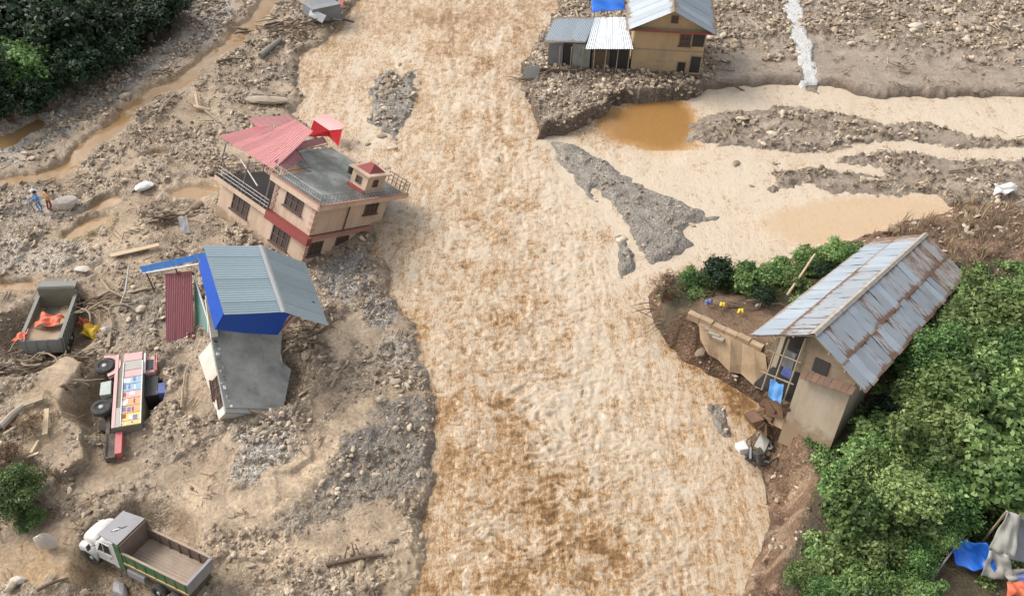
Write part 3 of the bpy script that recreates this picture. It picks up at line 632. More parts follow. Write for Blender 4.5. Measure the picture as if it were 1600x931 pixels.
foam = .40 + .14 * fbm(qx / 2.2, qy / 3.5, 3, 77) - .34 * fleck + .30 * fbm(qx / .5, qy / 5.0, 3, 78) + .10 * sstep(56, 75, Y) * (1 - east) * 0 + .08 * w1 + .13 * R1 * (1 - .6 * wr) + .13 * R2 + .12 * RL * wr + .10 * R3 + .20 * (w2 - .5) + .14 * (w3 - .5) + .12 * east
deep = sstep(.12, .42, fbm(qx / 3.4, qy / 2.6, 4, 47)) * mid; foam -= .50 * deep * (.35 + .65 * sstep(.1, .6, .5 - w3 * .5 + w4))
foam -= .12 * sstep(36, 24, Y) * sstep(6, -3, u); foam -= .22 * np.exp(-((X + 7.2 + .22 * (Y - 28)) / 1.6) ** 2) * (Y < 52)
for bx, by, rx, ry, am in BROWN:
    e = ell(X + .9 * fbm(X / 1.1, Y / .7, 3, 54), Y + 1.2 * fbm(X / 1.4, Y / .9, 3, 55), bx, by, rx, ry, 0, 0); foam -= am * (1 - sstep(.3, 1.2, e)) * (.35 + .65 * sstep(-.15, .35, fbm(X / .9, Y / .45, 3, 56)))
foam += .18 * np.exp(-((u - 4.5) / 3.2) ** 2) * sstep(24, 30, Y) * sstep(64, 52, Y); foam += .2 * sstep(.1, .4, fbm(X / 4, Y / 7, 3, 48)); foam -= .12 * sstep(68, 80, Y)
foam -= .30 * edge_l * sstep(-.1, .5, -diag) ; foam = foam + .16 * east; foam = foam * (1 - calm) + np.where(Y < 58, .60, .22) * calm + .0  # east channels paler: their sky reflection is put into the foam value
brd = sstep(1.3, .2, np.abs(dd['dt'])); foam += brd * .25
Zs = Zw.copy()
left_zone = ws > 0; Zs = np.where(left_zone & (dd['dl'] > .4), bl - .17 + .02 * w3, Zs)
nz = wnn & (dd['dn'] > -.1); Zs = np.where(nz, .20 + .56 * sstep(-.2, 4, dd['dn']) + .04 * w2 + .04 * w3, Zs)
river_keep = (dd['dl'] < .9) & (lh < Zw + .25) & ~(nz) & (Zs == Zw)
me, used = grid_mesh('river_water', X, Y, Zw, WR, WC, river_keep)
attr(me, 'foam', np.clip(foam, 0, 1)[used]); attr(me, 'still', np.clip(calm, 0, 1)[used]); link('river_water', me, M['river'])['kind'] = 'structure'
sk = left_zone & (dd['dl'] > .4) & (lh < Zs + .2)
me, used = grid_mesh('stream_water', X, Y, Zs, WR, WC, sk); attr(me, 'foam', np.full(used.size, .12)); link('stream_water', me, M['pool'])['kind'] = 'structure'
sk = nz & (lh < Zs + .2)
me, used = grid_mesh('stream_water', X, Y, Zs, WR, WC, sk); attr(me, 'foam', np.full(used.size, .55)); link('stream_water', me, water_mat('white_water', True, ((.30, .25, .2), (.48, .46, .43), (.68, .69, .70))))['kind'] = 'structure'

# ------------------------------------------------------------------ stones
def rock_mesh(name, seed, sub=1, flat=.7):
    rg = np.random.default_rng(seed); import bmesh
    bm = bmesh.new(); bmesh.ops.create_icosphere(bm, subdivisions=sub, radius=.5)
    n = [rg.normal(size=3) for _ in range(7)]; n = [v / np.linalg.norm(v) for v in n]; d = [rg.uniform(.26, .42) for _ in n]
    for v in bm.verts:
        p = np.array(v.co) * rg.uniform(.92, 1.12)
        for q, k in zip(n, d):
            e = p @ q - k
            if e > 0: p = p - q * e * .85
        v.co = Vector((p[0] * 1.15, p[1] * .9, p[2] * flat))
    me = bpy.data.meshes.new(name); bm.to_mesh(me); bm.free(); me.materials.append(M['stone']); return me
ROCKS = [rock_mesh('stone', 10 + k, 2 if k < 4 else 1, (.62, .8, .5, .7, .7, .55)[k]) for k in range(6)]
def scatter(n, seed, fn, dens):
    """random ground points accepted with the local density"""
    rg = np.random.default_rng(seed); t = rg.uniform(0, 1, n); Yp = 15 + (105 - 15) * t; hw = .62 * (Yp * .72 + 29) + 3
    Xp = rg.uniform(-1, 1, n) * hw; k = rg.uniform(0, 1, n) < hw / hw.max(); Xp, Yp = Xp[k], Yp[k]
    h, c, r, b, ws_, wn2, d = land(Xp, Yp)
    p = dens(Xp, Yp, h, r, d) * (ws_ < .5); m = (rg.uniform(0, 1, Xp.size) < p) & (h > .12)
    return Xp[m], Yp[m], h[m], rg
def gn_scatter(name, srcs, P, rot, sc, kind='stuff', mat=None):
    """points carrying rotation and scale; a node tree sets a mesh on each point"""
    outs = []
    rg = np.random.default_rng(len(P)); pick = rg.integers(0, len(srcs), len(P))
    for k, me_src in enumerate(srcs):
        m = pick == k
        if not m.any(): continue
        src = bpy.data.objects.new(name + '_shape', me_src)
        pm = bpy.data.meshes.new(name); pm.vertices.add(int(m.sum())); pm.vertices.foreach_set('co', P[m].ravel().astype(np.float32))
        a = pm.attributes.new('rot', 'FLOAT_VECTOR', 'POINT'); a.data.foreach_set('vector', rot[m].ravel().astype(np.float32))
        a = pm.attributes.new('sc', 'FLOAT_VECTOR', 'POINT'); a.data.foreach_set('vector', sc[m].ravel().astype(np.float32))
        o = bpy.data.objects.new(name, pm); COL.objects.link(o); o['kind'] = kind
        ng = bpy.data.node_groups.new(name, 'GeometryNodeTree')
        ng.interface.new_socket('Geometry', in_out='INPUT', socket_type='NodeSocketGeometry'); ng.interface.new_socket('Geometry', in_out='OUTPUT', socket_type='NodeSocketGeometry')
        N = ng.nodes.new; gi = N('NodeGroupInput'); go = N('NodeGroupOutput'); ip = N('GeometryNodeInstanceOnPoints'); ob = N('GeometryNodeObjectInfo')
        ob.inputs[0].default_value = src
        for nm, key in (('rot', 'Rotation'), ('sc', 'Scale')):
            q = N('GeometryNodeInputNamedAttribute'); q.data_type = 'FLOAT_VECTOR'; q.inputs['Name'].default_value = nm
            if key == 'Rotation':
                e = N('FunctionNodeEulerToRotation'); ng.links.new(q.outputs['Attribute'], e.inputs[0]); ng.links.new(e.outputs[0], ip.inputs[key])
            else: ng.links.new(q.outputs['Attribute'], ip.inputs[key])
        ng.links.new(gi.outputs[0], ip.inputs['Points']); ng.links.new(ob.outputs['Geometry'], ip.inputs['Instance']); ng.links.new(ip.outputs[0], go.inputs[0])
        md = o.modifiers.new('scatter', 'NODES'); md.node_group = ng; outs.append(o)
    return outs
def dens_small(x, y, h, r, d):
    p = r ** 1.5
    p = p * np.where(d['df'] > 0, .25, 1) * np.where((d['dt'] > 0) | (d['di'] > 0), .5, 1)
    return p * (.35 + .65 * sstep(-.2, .3, fbm(x / 2.4, y / 2.4, 2, 50)))
Xs, Ys, Hs, rg = scatter(240000, 21, None, dens_small)
n = Xs.size; far = .6 + .012 * Ys
s = (.09 + .14 * rg.random(n) ** 2.5) * far * 1.25
gn_scatter('loose_stones', ROCKS[3:], np.stack([Xs, Ys, Hs + s * .12], 1), rg.uniform(0, 6.3, (n, 3)) * (.15, .15, 1), np.stack([s * rg.uniform(.8, 1.5, n), s, s * rg.uniform(.6, 1.1, n)], 1))
def dens_mid(x, y, h, r, d):
    return (r > .35) * (r ** 1.5) * sstep(-.2, .35, fbm(x / 3.1, y / 3.1, 3, 51)) * np.where(d['df'] > 0, .15, 1) * np.where((d['dt'] > 0), .03, 1) * np.where(d['dl'] > 0, .55, 1)
Xs, Ys, Hs, rg = scatter(330000, 22, None, lambda *a: dens_mid(*a) * .9)
n = Xs.size; s = (.20 + .26 * rg.random(n) ** 2.2) * (.75 + .006 * Ys)
gn_scatter('loose_stones', ROCKS[:4], np.stack([Xs, Ys, Hs + s * .1], 1), rg.uniform(0, 6.3, (n, 3)) * (.12, .12, 1), np.stack([s * rg.uniform(.9, 1.6, n), s, s * rg.uniform(.6, 1.1, n)], 1))
# stones awash in the river and round the small bar
for k, (px, py) in enumerate(((650, 110), (640, 96), (630, 88), (655, 128), (648, 150), (720, 120), (778, 262), (786, 276), (776, 250), (828, 366), (846, 392), (862, 412), (886, 352), (612, 232), (600, 246), (590, 256), (622, 244), (575, 226), (542, 226), (950, 640), (906, 606), (910, 612), (1118, 700), (625, 100), (596, 212), (560, 222), (605, 262), (700, 62), (1130, 640), (1140, 700), (972, 372), (1080, 350), (1150, 255), (1175, 290))):
    o = bpy.data.objects.new('stone', ROCKS[k % 4]); COL.objects.link(o); o.parent = ground; p = at(px, py, .05); q = (.35 + .45 * ((k * 37 % 11) / 11)) * (.45 if px > 880 and py > 500 else 1)
    o.location = (p[0], p[1], .02); o.scale = (q * 1.3, q, q * .7); o.rotation_euler = (0, 0, k * 1.7)
# the 260 largest: each a part of the ground
Xs, Ys, Hs, rg = scatter(9000, 23, None, dens_mid)
n = min(255, Xs.size)
for i in range(n):
    o = bpy.data.objects.new('stone', ROCKS[i % 4]); COL.objects.link(o); o.parent = ground
    q = rg.uniform(.45, .85) * (.75 + .005 * Ys[i]); o.location = (Xs[i], Ys[i], Hs[i] + q * .1); o.rotation_euler = (rg.uniform(-.3, .3), rg.uniform(-.3, .3), rg.uniform(0, 6.3)); o.scale = (q * rg.uniform(.9, 1.4), q, q * rg.uniform(.6, 1))

# splinters of timber and twigs strewn over the mud
def splinters(seed):
    rg = np.random.default_rng(seed); b = MB()
    for k in range(3):
        a = rg.uniform(0, 3.1); p = np.array([rg.uniform(-.5, .5), rg.uniform(-.5, .5), rg.uniform(.0, .08)]); d = np.array([math.cos(a), math.sin(a), rg.uniform(-.1, .25)]) * rg.uniform(.25, .6)
        b.tube([p - d, p + d * .2 + rg.normal(size=3) * .03, p + d], [.035, .03, .015], 4)
    me = bpy.data.meshes.new('splinter'); me.from_pydata(b.v, [], b.f); me.materials.append(M['splinter']); return me
t = NT('splinter'); oi = t.n('ShaderNodeObjectInfo'); M['splinter'] = t.done(t.ramp(oi.outputs['Random'], [(0., (.06, .04, .028)), (.5, (.17, .115, .075)), (.8, (.36, .26, .17)), (1., (.55, .43, .31))]), .85)
Xs, Ys, Hs, rg = scatter(38000, 25, None, lambda x, y, h, r, d: ((d['dl'] > .3) | (d['dn'] > .3) | (d['dm'] > .3) | ((d['df'] > 0) & (h < 2.2) & (x < 24))) * .5 * sstep(-.1, .3, fbm(x / 2.6, y / 2.6, 3, 80))); n = Xs.size; s = rg.uniform(.3, 1.0, n) ** 1.3 * (.8 + .006 * Ys)
gn_scatter('wood_splinters', [splinters(k) for k in range(4)], np.stack([Xs, Ys, Hs + .04], 1), rg.uniform(0, 6.3, (n, 3)) * (.05, .05, 1), np.stack([s, s, s], 1))
# ------------------------------------------------------------------ buildings
def window_part(parent, o, u, v, nrm, name='window', grille=2, mat='window', frame_m='brown_metal', depth=.05):
    """window on a wall: corner o, width vector u, height vector v, outward normal"""
    o, u, v, nrm = (np.array(q, float) for q in (o, u, v, nrm))
    mb = MB(); w = np.linalg.norm(u); h = np.linalg.norm(v); uu, vv = u / w, v / h
    def bar(a, b, c, d, z0, z1):
        P = [o + uu * a + vv * c, o + uu * b + vv * c, o + uu * b + vv * d, o + uu * a + vv * d]
        vs = [p + nrm * z0 for p in P] + [p + nrm * z1 for p in P]
        mb.add(vs, [(0, 1, 2, 3), (4, 7, 6, 5), (0, 4, 5, 1), (1, 5, 6, 2), (2, 6, 7, 3), (3, 7, 4, 0)])
    t = .07
    bar(-t, w + t, -t, 0, -.05, .07); bar(-t, w + t, h, h + t, -.05, .07); bar(-t, 0, 0, h, -.05, .07); bar(w, w + t, 0, h, -.05, .07)
    f = mb.build(name, M[frame_m], parent)
    mb = MB(); bar(0, w, 0, h, -.05, .02); mb.build('pane', M[mat], f)
    for k in range(1, grille + 1):
        mb = MB(); bar(w * k / (grille + 1) - .03, w * k / (grille + 1) + .03, 0, h, .02, .06); mb.build('mullion', M[frame_m], f)
    mb = MB(); bar(0, w, h * .5 - .03, h * .5 + .03, .06, .085); mb.build('transom', M[frame_m], f)
    if grille:
        mb = MB(); bar(-.18, w + .18, -.16, -.08, 0, .16); mb.build('sill', M[frame_m], f)
    return f

# ---- 1. cream two storey house tilted into the river
S1 = 1.055
H1 = frame('tilted_house', 'cream two-storey concrete house tilting into the river, pink tin roof and open grey terrace', 'house', slid((-13.18, 40.84, 5.2), S1), (-27.1, 5.9, -38.1), S1)
def loc_of(fr):
    Mx = Matrix.LocRotScale(fr.location, fr.rotation_euler, fr.scale).inverted()
    def f(px, py, axis, c):
        a = Mx @ Vector((0, 0, HC)); b = Mx @ Vector(at(px, py, 0)); d = b - a; k = (c - a[axis]) / d[axis]
        return np.array(a + d * k)
    return f
L1 = loc_of(H1)
b = MB(); b.box((-8.38, 0, -3.6), (0, 7.25, -.1)); b.build('lower_wall', M['cream'], H1)
b = MB(); b.box((-3.72, .02, .1), (-.02, 7.25, 2.2)); b.build('upper_wall', M['cream'], H1)
b = MB(); b.box((-7.0, 3.6, .1), (-3.72, 7.25, 2.2)); b.build('rear_wall', M['cream'], H1)
b = MB(); b.box((-8.75, -.38, -.12), (-3.6, 3.9, .08)); b.build('balcony_floor', M['dark'], H1)
b = MB(); b.box((-8.8, -.42, -.22), (-3.6, -.36, .10)); b.build('balcony_edge', M['cream'], H1)
b = MB(); b.box((-3.62, -.45, -.42), (.35, 0, .12)); b.build('maroon_band', M['maroon'], H1); b = MB(); b.box((.0, .002, -.16), (.26, 7.3, .02)); b.build('pink_band', M['pink_trim'], H1)
b = MB(); b.box((-4.0, -.28, 2.2), (.38, 8.6, 2.42)); b.box((-7.2, 3.4, 2.2), (-4.0, 8.6, 2.42)); b.build('terrace_slab', M['terrace'], H1)
b = MB()
for a_, c_ in (((-4.05, -.36, 2.16), (.45, -.24, 2.58)), ((.36, -.36, 2.16), (.47, 8.7, 2.50)), ((-7.2, 8.6, 2.16), (.47, 8.72, 2.50))): b.box(a_, c_)
b.build('cornice', M['cream'], H1)
b = MB(); b.box((-4.05, -.40, 2.58), (.5, -.22, 2.64)); b.box((.34, -.22, 2.50), (.5, 8.7, 2.56)); b.build('cornice_cap', M['pink_trim'], H1)
for k in range(9):   # corner stones in relief up the near corner and the inner one
    for (cx, cy, z0) in ((0, 0, .15), (-3.72, 0, .15), (0, 0, -2.6), ):
        if cx < 0 and k > 8: continue
        b = MB(); w = .28 if k % 2 else .16; z = z0 + k * .225
        if z > 2.1 or (z0 < 0 and z > -.5): continue
        b.box((cx - (w if cx == 0 else .03), -.04, z), (cx + (.04 if cx == 0 else w), w if cx == 0 else .03, z + .2)); b.build('quoin', M['quoin' if k % 2 else 'cream'], H1)
X_, Y_, Z_ = np.eye(3)
for x0, z0, w, h in ((-7.0, -1.5, 1.45, 1.08), (-2.95, -1.78, 1.42, 1.18), (-2.6, 1.08, 1.42, 1.05)):
    window_part(H1, (x0, 0 if z0 < 0 else .02, z0), X_ * w, Z_ * h, -Y_)
for y0, z0, w, h in ((5.0, 1.12, 1.2, .95), (.4, -1.4, 1.1, .85), (2.9, -1.3, 1.1, .8)):
    window_part(H1, (0 if z0 < 0 else -.02, y0, z0), Y_ * w, Z_ * h, X_)
b = MB(); b.tube([(.05, 3.2, 2.2), (.05, 3.2, .05)], .05, 6); b.build('drain_pipe', M['brown_metal'], H1)
# railings
def railing(parent, p, q, h, posts, rails=3, name='railing', r=.025, mat='rail'):
    p, q = np.array(p, float), np.array(q, float)
    b = MB()
    for k in range(1, rails + 1): b.tube([p + Z_ * h * k / rails, q + Z_ * h * k / rails], r, 5)
    o = b.build(name, M[mat], parent)
    for k in range(posts):
        a = p + (q - p) * k / (posts - 1); b = MB(); b.tube([a, a + Z_ * h], r * 1.1, 5); b.build('baluster', M[mat], o)
    return o
railing(H1, (-8.7, -.33, .08), (-3.65, -.33, .08), .75, 8); railing(H1, (-8.7, -.33, .08), (-8.7, 3.8, .08), .75, 6)
railing(H1, (-3.9, -.28, 2.5), (.38, -.28, 2.5), .8, 22, 2, r=.018); railing(H1, (.42, -.28, 2.5), (.42, 8.6, 2.5), .75, 26, 2, r=.018)
railing(H1, (-1.5, 8.6, 2.5), (.42, 8.6, 2.5), .85, 6, 3, r=.03, mat='brown_metal')
for (x_, y_) in ((-8.6, -.25), (-6.2, -.3), (-4.0, -.3), (-8.6, 3.7)):
    b = MB(); b.tube([(x_, y_, .05), (x_, y_, 2.5)], .045, 6); b.build('roof_post', M['rail'], H1)
b = MB(); b.tube([(-8.6, 1.4, 1.2), (-5.4, .2, .9)], .06, 5); b.build('fallen_beam', M['rail'], H1)
# pink corrugated roof over the balcony, in sheets
A1, B1 = np.array([-9.45, -.25, 2.65]), np.array([-4.25, .0, 2.72]); E1 = L1(454, 182, 2, 4.0); F1 = L1(483, 202, 2, 4.05); C1 = L1(404, 201, 2, 3.35); D1 = L1(386, 187, 2, 3.75)
nS = 8
for k in range(nS):
    t0, t1 = k / nS, (k + 1) / nS - .004
    a0 = A1 + (B1 - A1) * t0; a1 = A1 + (B1 - A1) * t1
    top0 = E1 + (F1 - E1) * t0; top1 = E1 + (F1 - E1) * t1
    if k < 2: v0 = (top0 - a0) * .62
    else: v0 = top0 - a0
    b = MB(); b.corr(a0 + Z_ * (.012 * (k % 2)), a1 - a0, v0, 4, .028, 5, sag=.05); b.build('roof_sheet', M['pink_tin'], H1)
for k in range(3):
    a0 = C1 + (D1 - C1) * (k / 3); u_ = (E1 - D1) * .96
    b = MB(); b.corr(a0 + Z_ * .1, u_, (D1 - C1) / 3 * 1.03, 6, .028, 2); b.build('roof_sheet', M['pink_tin'], H1)
# far pink sheet behind the red one
P = [L1(486, 186, 2, 2.5), L1(510, 178, 2, 3.3), L1(540, 196, 2, 3.2), L1(518, 212, 2, 2.4)]
b = MB(); b.corrq(P[0], P[1], P[2], P[3], 7, .025, 3); b.build('roof_sheet', M['pink_tin'], H1)
b = MB()
q = [L1(490, 188, 2, 3.55), L1(514, 204, 2, 3.2), L1(535, 202, 2, 3.45), L1(529, 229, 2, 2.55), L1(513, 213, 2, 2.8), L1(482, 214, 2, 2.75)]
b.slab([q[0], q[1], q[4], q[5]], .03); b.slab([q[1], q[2], q[3], q[4]], .03); b.build('red_sheet', M['red_cloth'], H1)
# crumpled pink shade frames lying on the terrace
for pts, hh in ((((430, 252), (462, 232), (484, 262), (445, 268)), .5), (((458, 226), (505, 214), (512, 226), (462, 236)), .45)):
    q = [L1(x_, y_, 2, 2.45 + (hh if i < 2 else .1)) for i, (x_, y_) in enumerate(pts)]
    b = MB(); b.corr(q[0], q[1] - q[0], q[3] - q[0], 5, .05, 3, jit=.1); o = b.build('collapsed_sheet', M['pink_mesh'] if 'pink_mesh' in M else M['maroon'], H1)
    b = MB(); b.tube(q + [q[0]], .03, 5); b.build('sheet_frame', M['brown_metal'], o)
# stair head room with its pyramid roof
sx, sy, sw, sl = -1.9, 4.9, 1.45, 1.9
b = MB(); b.box((sx, sy, 2.42), (sx + sw, sy + sl, 3.75)); b.build('stair_room', M['cream'], H1)
b = MB(); b.box((sx - .25, sy - .25, 3.75), (sx + sw + .25, sy + sl + .25, 3.86)); b.build('stair_roof_slab', M['cream'], H1)
b = MB(); c = ((sx + sw / 2), sy + sl / 2); b.add([(sx + .1, sy + .1, 3.86), (sx + sw - .1, sy + .1, 3.86), (sx + sw - .1, sy + sl - .1, 3.86), (sx + .1, sy + sl - .1, 3.86), (c[0] - .15, c[1], 4.35), (c[0] + .15, c[1], 4.35)], [(0, 1, 5, 4), (1, 2, 5), (2, 3, 4, 5), (3, 0, 4), (3, 2, 1, 0)]); b.build('pyramid_roof', M['maroon'], H1)
window_part(H1, (sx + .5, sy, 2.95), X_ * .35, Z_ * .4, -Y_, grille=0); window_part(H1, (sx + sw, sy + .7, 2.95), Y_ * .35, Z_ * .4, X_, grille=0)
b = MB(); b.box((sx - .1, sy - .18, 2.42), (sx + sw, sy, 2.62)); b.build('step', M['maroon'], H1)
for x_, y_, z_ in ((-3.4, 6.7, 0), (-2.9, 6.9, 0)):
    b = MB(); b.lathe((x_, y_, 2.42), (0, 0, 1), [(0, .26), (.5, .28), (.62, .2), (.66, .1)], 10); b.build('water_tank', M['dark'], H1)

# ---- 2. grey slab roofed house and the blue shed on it
S2 = .976
H2 = frame('slab_roof_house', 'collapsed white house with a bare grey concrete slab roof tipping into mud', 'house', slid((-16.48, 29.23, 1.95), S2), (20.3, 33.9, 29.5), S2)
out = [(0, 0), (3.55, -.07), (4.75, 3.05), (4.1, 3.7), (4.6, 5.6), (3.4, 7.6), (-.1, 8.0), (-.18, 4.7)]
b = MB(); b.prism(out, -.16, 0); b.build('roof_slab', M['slab'], H2)
b = MB()
for p, q in ((out[0], out[1]), (out[1], out[2]), (out[7], out[0])):
    p, q = np.array(p), np.array(q); d = (q - p) / np.linalg.norm(q - p); nn = np.array([-d[1], d[0]]) * .09
    if (p == out[0]).all(): continue
b.box((.02, .28, .001), (3.6, .34, .05)); b.build('roof_edge', M['concrete'], H2)
b = MB(); b.prism([(.12, .12), (.12, 5.1), (.32, 5.1), (.32, .12)], [-1.2, -2.6, -2.6, -1.2], -.16); b.build('side_wall', M['white_wall'], H2)
b = MB(); b.prism([(.32, .12), (3.45, .1), (3.45, .3), (.32, .3)], [-1.6, -1.5, -1.5, -1.6], -.16); b.build('end_wall', M['white_wall'], H2)
b = MB(); b.prism([(3.35, .3), (4.4, 3.0), (4.2, 7.0), (4.0, 7.0), (4.2, 3.0), (3.15, .3)], -2.4, -.16); b.build('side_wall', M['white_wall'], H2)
window_part(H2, (.12, 2.6, -1.25), -Y_ * 1.05, Z_ * .95, -X_, grille=1)
window_part(H2, (.12, 1.35, -.95), -Y_ * .6, Z_ * .7, -X_, grille=0)
for k in range(16):   # scraps of torn white trim and bent rod along the west edge
    yy = .35 + k * .29 + random.uniform(-.1, .1); b = MB(); x_ = random.uniform(-.05, .35); a = random.uniform(.05, .16)
    b.box((x_, yy, .0), (x_ + a, yy + a * random.uniform(.5, 2), a * .5), jit=.03, rot=(0, 0, random.uniform(0, 90))); b.build('torn_scrap', M[('cloth_white', 'white_wall', 'rail', 'dark')[k % 4]], H2)
# dark door frames on the west side
b = MB(); b.slab([(-.25, 4.9, .02), (-.25, 7.6, .02), (.3, 7.6, .02), (.2, 5.0, .02)], .1); b.build('white_frame', M['white_wall'], H2)

S3 = .975
H3f = frame('blue_shed', 'bright blue tin shed with a pale grey double-pitched roof standing on the slab-roofed house', 'shed', slid((-13.53, 34.32, 5.01), S3), (19, 36.6, 36), S3)
a_, b_, Ls, ra, rb = 3.52, 3.9, 5.03, .73, 1.0
for k in range(6):
    y0 = Ls * k / 6
    for sgn, w_, d_, seg in ((-1, a_, ra, 1), (1, b_, rb, 1)):
        mb = MB(); mb.corr((0, y0, .012 * (k % 2)), (0, Ls / 6 * 1.01, 0), (sgn * w_, 0, -d_), 5, .012, 5, sag=.03)
        mb.build('roof_sheet', M['grey_tin'], H3f)
b = MB(); b.add([(-.22, -.04, -.01), (0, -.04, .05), (.22, -.04, -.02), (-.22, Ls + .04, -.01), (0, Ls + .04, .05), (.22, Ls + .04, -.02)], [(0, 1, 4, 3), (1, 2, 5, 4)]); b.build('ridge_cap', M['white_tin'], H3f)
b = MB(); b.add([(-3.3, .3, -.78), (0, .3, -.1), (.75, .3, -.30), (1.3, .3, -2.75), (-1.2, .3, -2.75), (-2.95, .3, -2.6)] + [(-3.3, .36, -.78), (0, .36, -.1), (.75, .36, -.30), (1.3, .36, -2.75), (-1.2, .36, -2.75), (-2.95, .36, -2.6)], [(0, 5, 4, 3, 2, 1), (6, 7, 8, 9, 10, 11), (0, 6, 11, 5), (5, 11, 10, 4), (4, 10, 9, 3), (3, 9, 8, 2)]); b.build('front_wall', M['blue_tin'], H3f)
b = MB(); b.slab([(-3.3, .3, -.78), (-3.3, 4.8, -.78), (-3.1, 4.8, -2.2), (-3.0, .3, -2.6)][::-1], .05); b.build('side_wall', M['blue_tin'], H3f)
b = MB(); b.box((-3.0, 4.6, -2.4), (3.4, 4.7, -.9)); b.build('rear_wall', M['blue_tin'], H3f)
for x_, y_ in ((3.4, .35), (3.4, 4.6), (1.2, .4)):
    b = MB(); b.tube([(x_, y_, -.3 - .25 * x_), (x_ + .1, y_, -2.6)], .05, 6); b.build('post', M['brown_metal'], H3f)
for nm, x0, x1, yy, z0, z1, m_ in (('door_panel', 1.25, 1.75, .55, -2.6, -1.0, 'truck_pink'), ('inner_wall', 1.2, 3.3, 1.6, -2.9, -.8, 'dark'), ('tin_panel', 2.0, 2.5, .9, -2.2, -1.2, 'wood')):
    b = MB(); b.box((x0, yy, z0), (x1, yy + .08, z1)); b.build(nm, M[m_], H3f)

# blue awning, leaning maroon sheet, teal panel
p = [at(217, 417, 4.0), at(317, 395, 5.3), at(325, 409, 4.9), at(223, 426, 3.7)]
aw = frame('blue_awning', 'long narrow blue tin awning sticking out beside the maroon sheet', 'awning', p[3]); o3 = p[3]
b = MB(); b.corr(p[0] - o3, (p[1] - p[0]), (p[3] - p[0]), 9, .03, 2); b.build('awning_sheet', M['blue_awning'], aw)
b = MB(); b.tube([p[3] - o3 - Z_ * .05, p[2] - o3 - Z_ * .05], .06, 5); b.build('edge_beam', M['cloth_white'], aw)
for k in (0.05, .5):
    q = p[3] * (1 - k) + p[2] * k - o3; b = MB(); b.tube([q, q - Z_ * (2.9 if k < .3 else 3.4) + np.array([.1, -.1, 0])], .05, 6); b.build('post', M['brown_metal'], aw)
P4 = [at(258, 428, 3.7), at(300, 423, 3.9), at(304, 551, 1.55), at(260, 554, 1.45)]
ms = frame('maroon_sheet', 'tall maroon corrugated tin sheet leaning beside the blue shed', 'metal sheet', P4[3])
wv = 11; n_ = 3
for k in range(n_):
    t0, t1 = k / n_, (k + 1) / n_ - .006
    tl, tr = P4[0] + (P4[1] - P4[0]) * t0, P4[0] + (P4[1] - P4[0]) * t1; bl_ = P4[3] + (P4[2] - P4[3]) * t0
    b = MB(); b.corr(tl - P4[3], tr - tl, bl_ - tl, 5, .014, 4); b.build('tin_strip', M['maroon_tin'], ms)
for k in (0, 1):
    t_ = P4[k] - P4[3]; b = MB(); b.tube([t_ - Z_ * .1, t_ - Z_ * 2.6], .06, 6); b.build('prop', M['dark_wood'], ms)
P5 = [at(303, 430, 3.5), at(325, 500, 2.4), at(326, 526, 1.9), at(309, 555, 1.2), at(304, 470, 2.6)]
tp = frame('teal_panel', 'teal door panel in a pale frame between maroon sheet and slab roof', 'panel', P5[3]); o5 = P5[3]
b = MB(); b.slab([q - o5 for q in P5[::-1]], .05); b.build('panel_sheet', M['teal'], tp)
b = MB(); b.tube([P5[0] - o5, P5[1] - o5, P5[2] - o5, P5[3] - o5], .055, 5); b.build('panel_frame', M['cloth_white'], tp)

# ---- 3. long tin roofed stone house on the bluff
S4 = .99
HT = frame('rusty_roof_house', 'long mud-walled house with a rusty corrugated tin roof overhanging the eroded right bank', 'house', slid((15.55, 28.97, 8.85), S4), (-16.9, -5.5, -39.7), S4)
al, ar, LL, rl, rr = 3.16, 3.36, 20.75, 1.5, 1.84
NSH = 23; wS = LL / NSH
for k in range(NSH):
    y0 = k * wS
    for tier in range(2):
        # left slope
        u = np.array([0, wS * 1.02, 0]); t0, t1 = (0., .54) if tier == 0 else (.50, 1.0)
        off = random.uniform(-.03, .03)
        d = np.array([-al, 0, -rl]); z_ = np.array([0, 0, .03 + .014 * (k % 2) - .025 * tier])
        b = MB(); b.corr(d * (t0 + off * .08) + np.array([0, y0, 0]) + z_, u, d * (t1 - t0), 5, .018, 4, sag=.02, jit=.02)
        m_ = 'very_rusty' if k > 20 else ('rust_tin' if tier == 0 and k < 14 else 'pale_tin')
        b.build('roof_sheet', M[m_], HT)
        d = np.array([ar, 0, -rr]); ext = 1.0
        if tier == 1: t1 = 1.0 + (.008 * math.sin(k * 2.1))
        b = MB(); b.corr(d * (t0 + off * .08) + np.array([0, y0, 0]) + z_, u, d * (t1 - t0), 5, .018, 4, sag=.02, jit=.03)
        m_ = 'very_rusty' if k > 15 and not (k in (16, 17) and tier) else ('rust_tin' if (k * 7 + tier * 3) % 5 > 0 else 'pale_tin')
        b.build('roof_sheet', M[m_], HT)
for k in range(7):
    b = MB(); y0 = -.05 + k * 2.98
    b.add([(-.2, y0, .0), (0, y0, .11), (.17, y0, -.01), (-.2, y0 + 3.04, .0), (0, y0 + 3.04, .11 + .01 * (k % 2)), (.17, y0 + 3.04, -.01)], [(0, 1, 4, 3), (1, 2, 5, 4)]); b.build('ridge_cap', M['cap_tin'] if 'cap_tin' in M else M['white_tin'], HT)
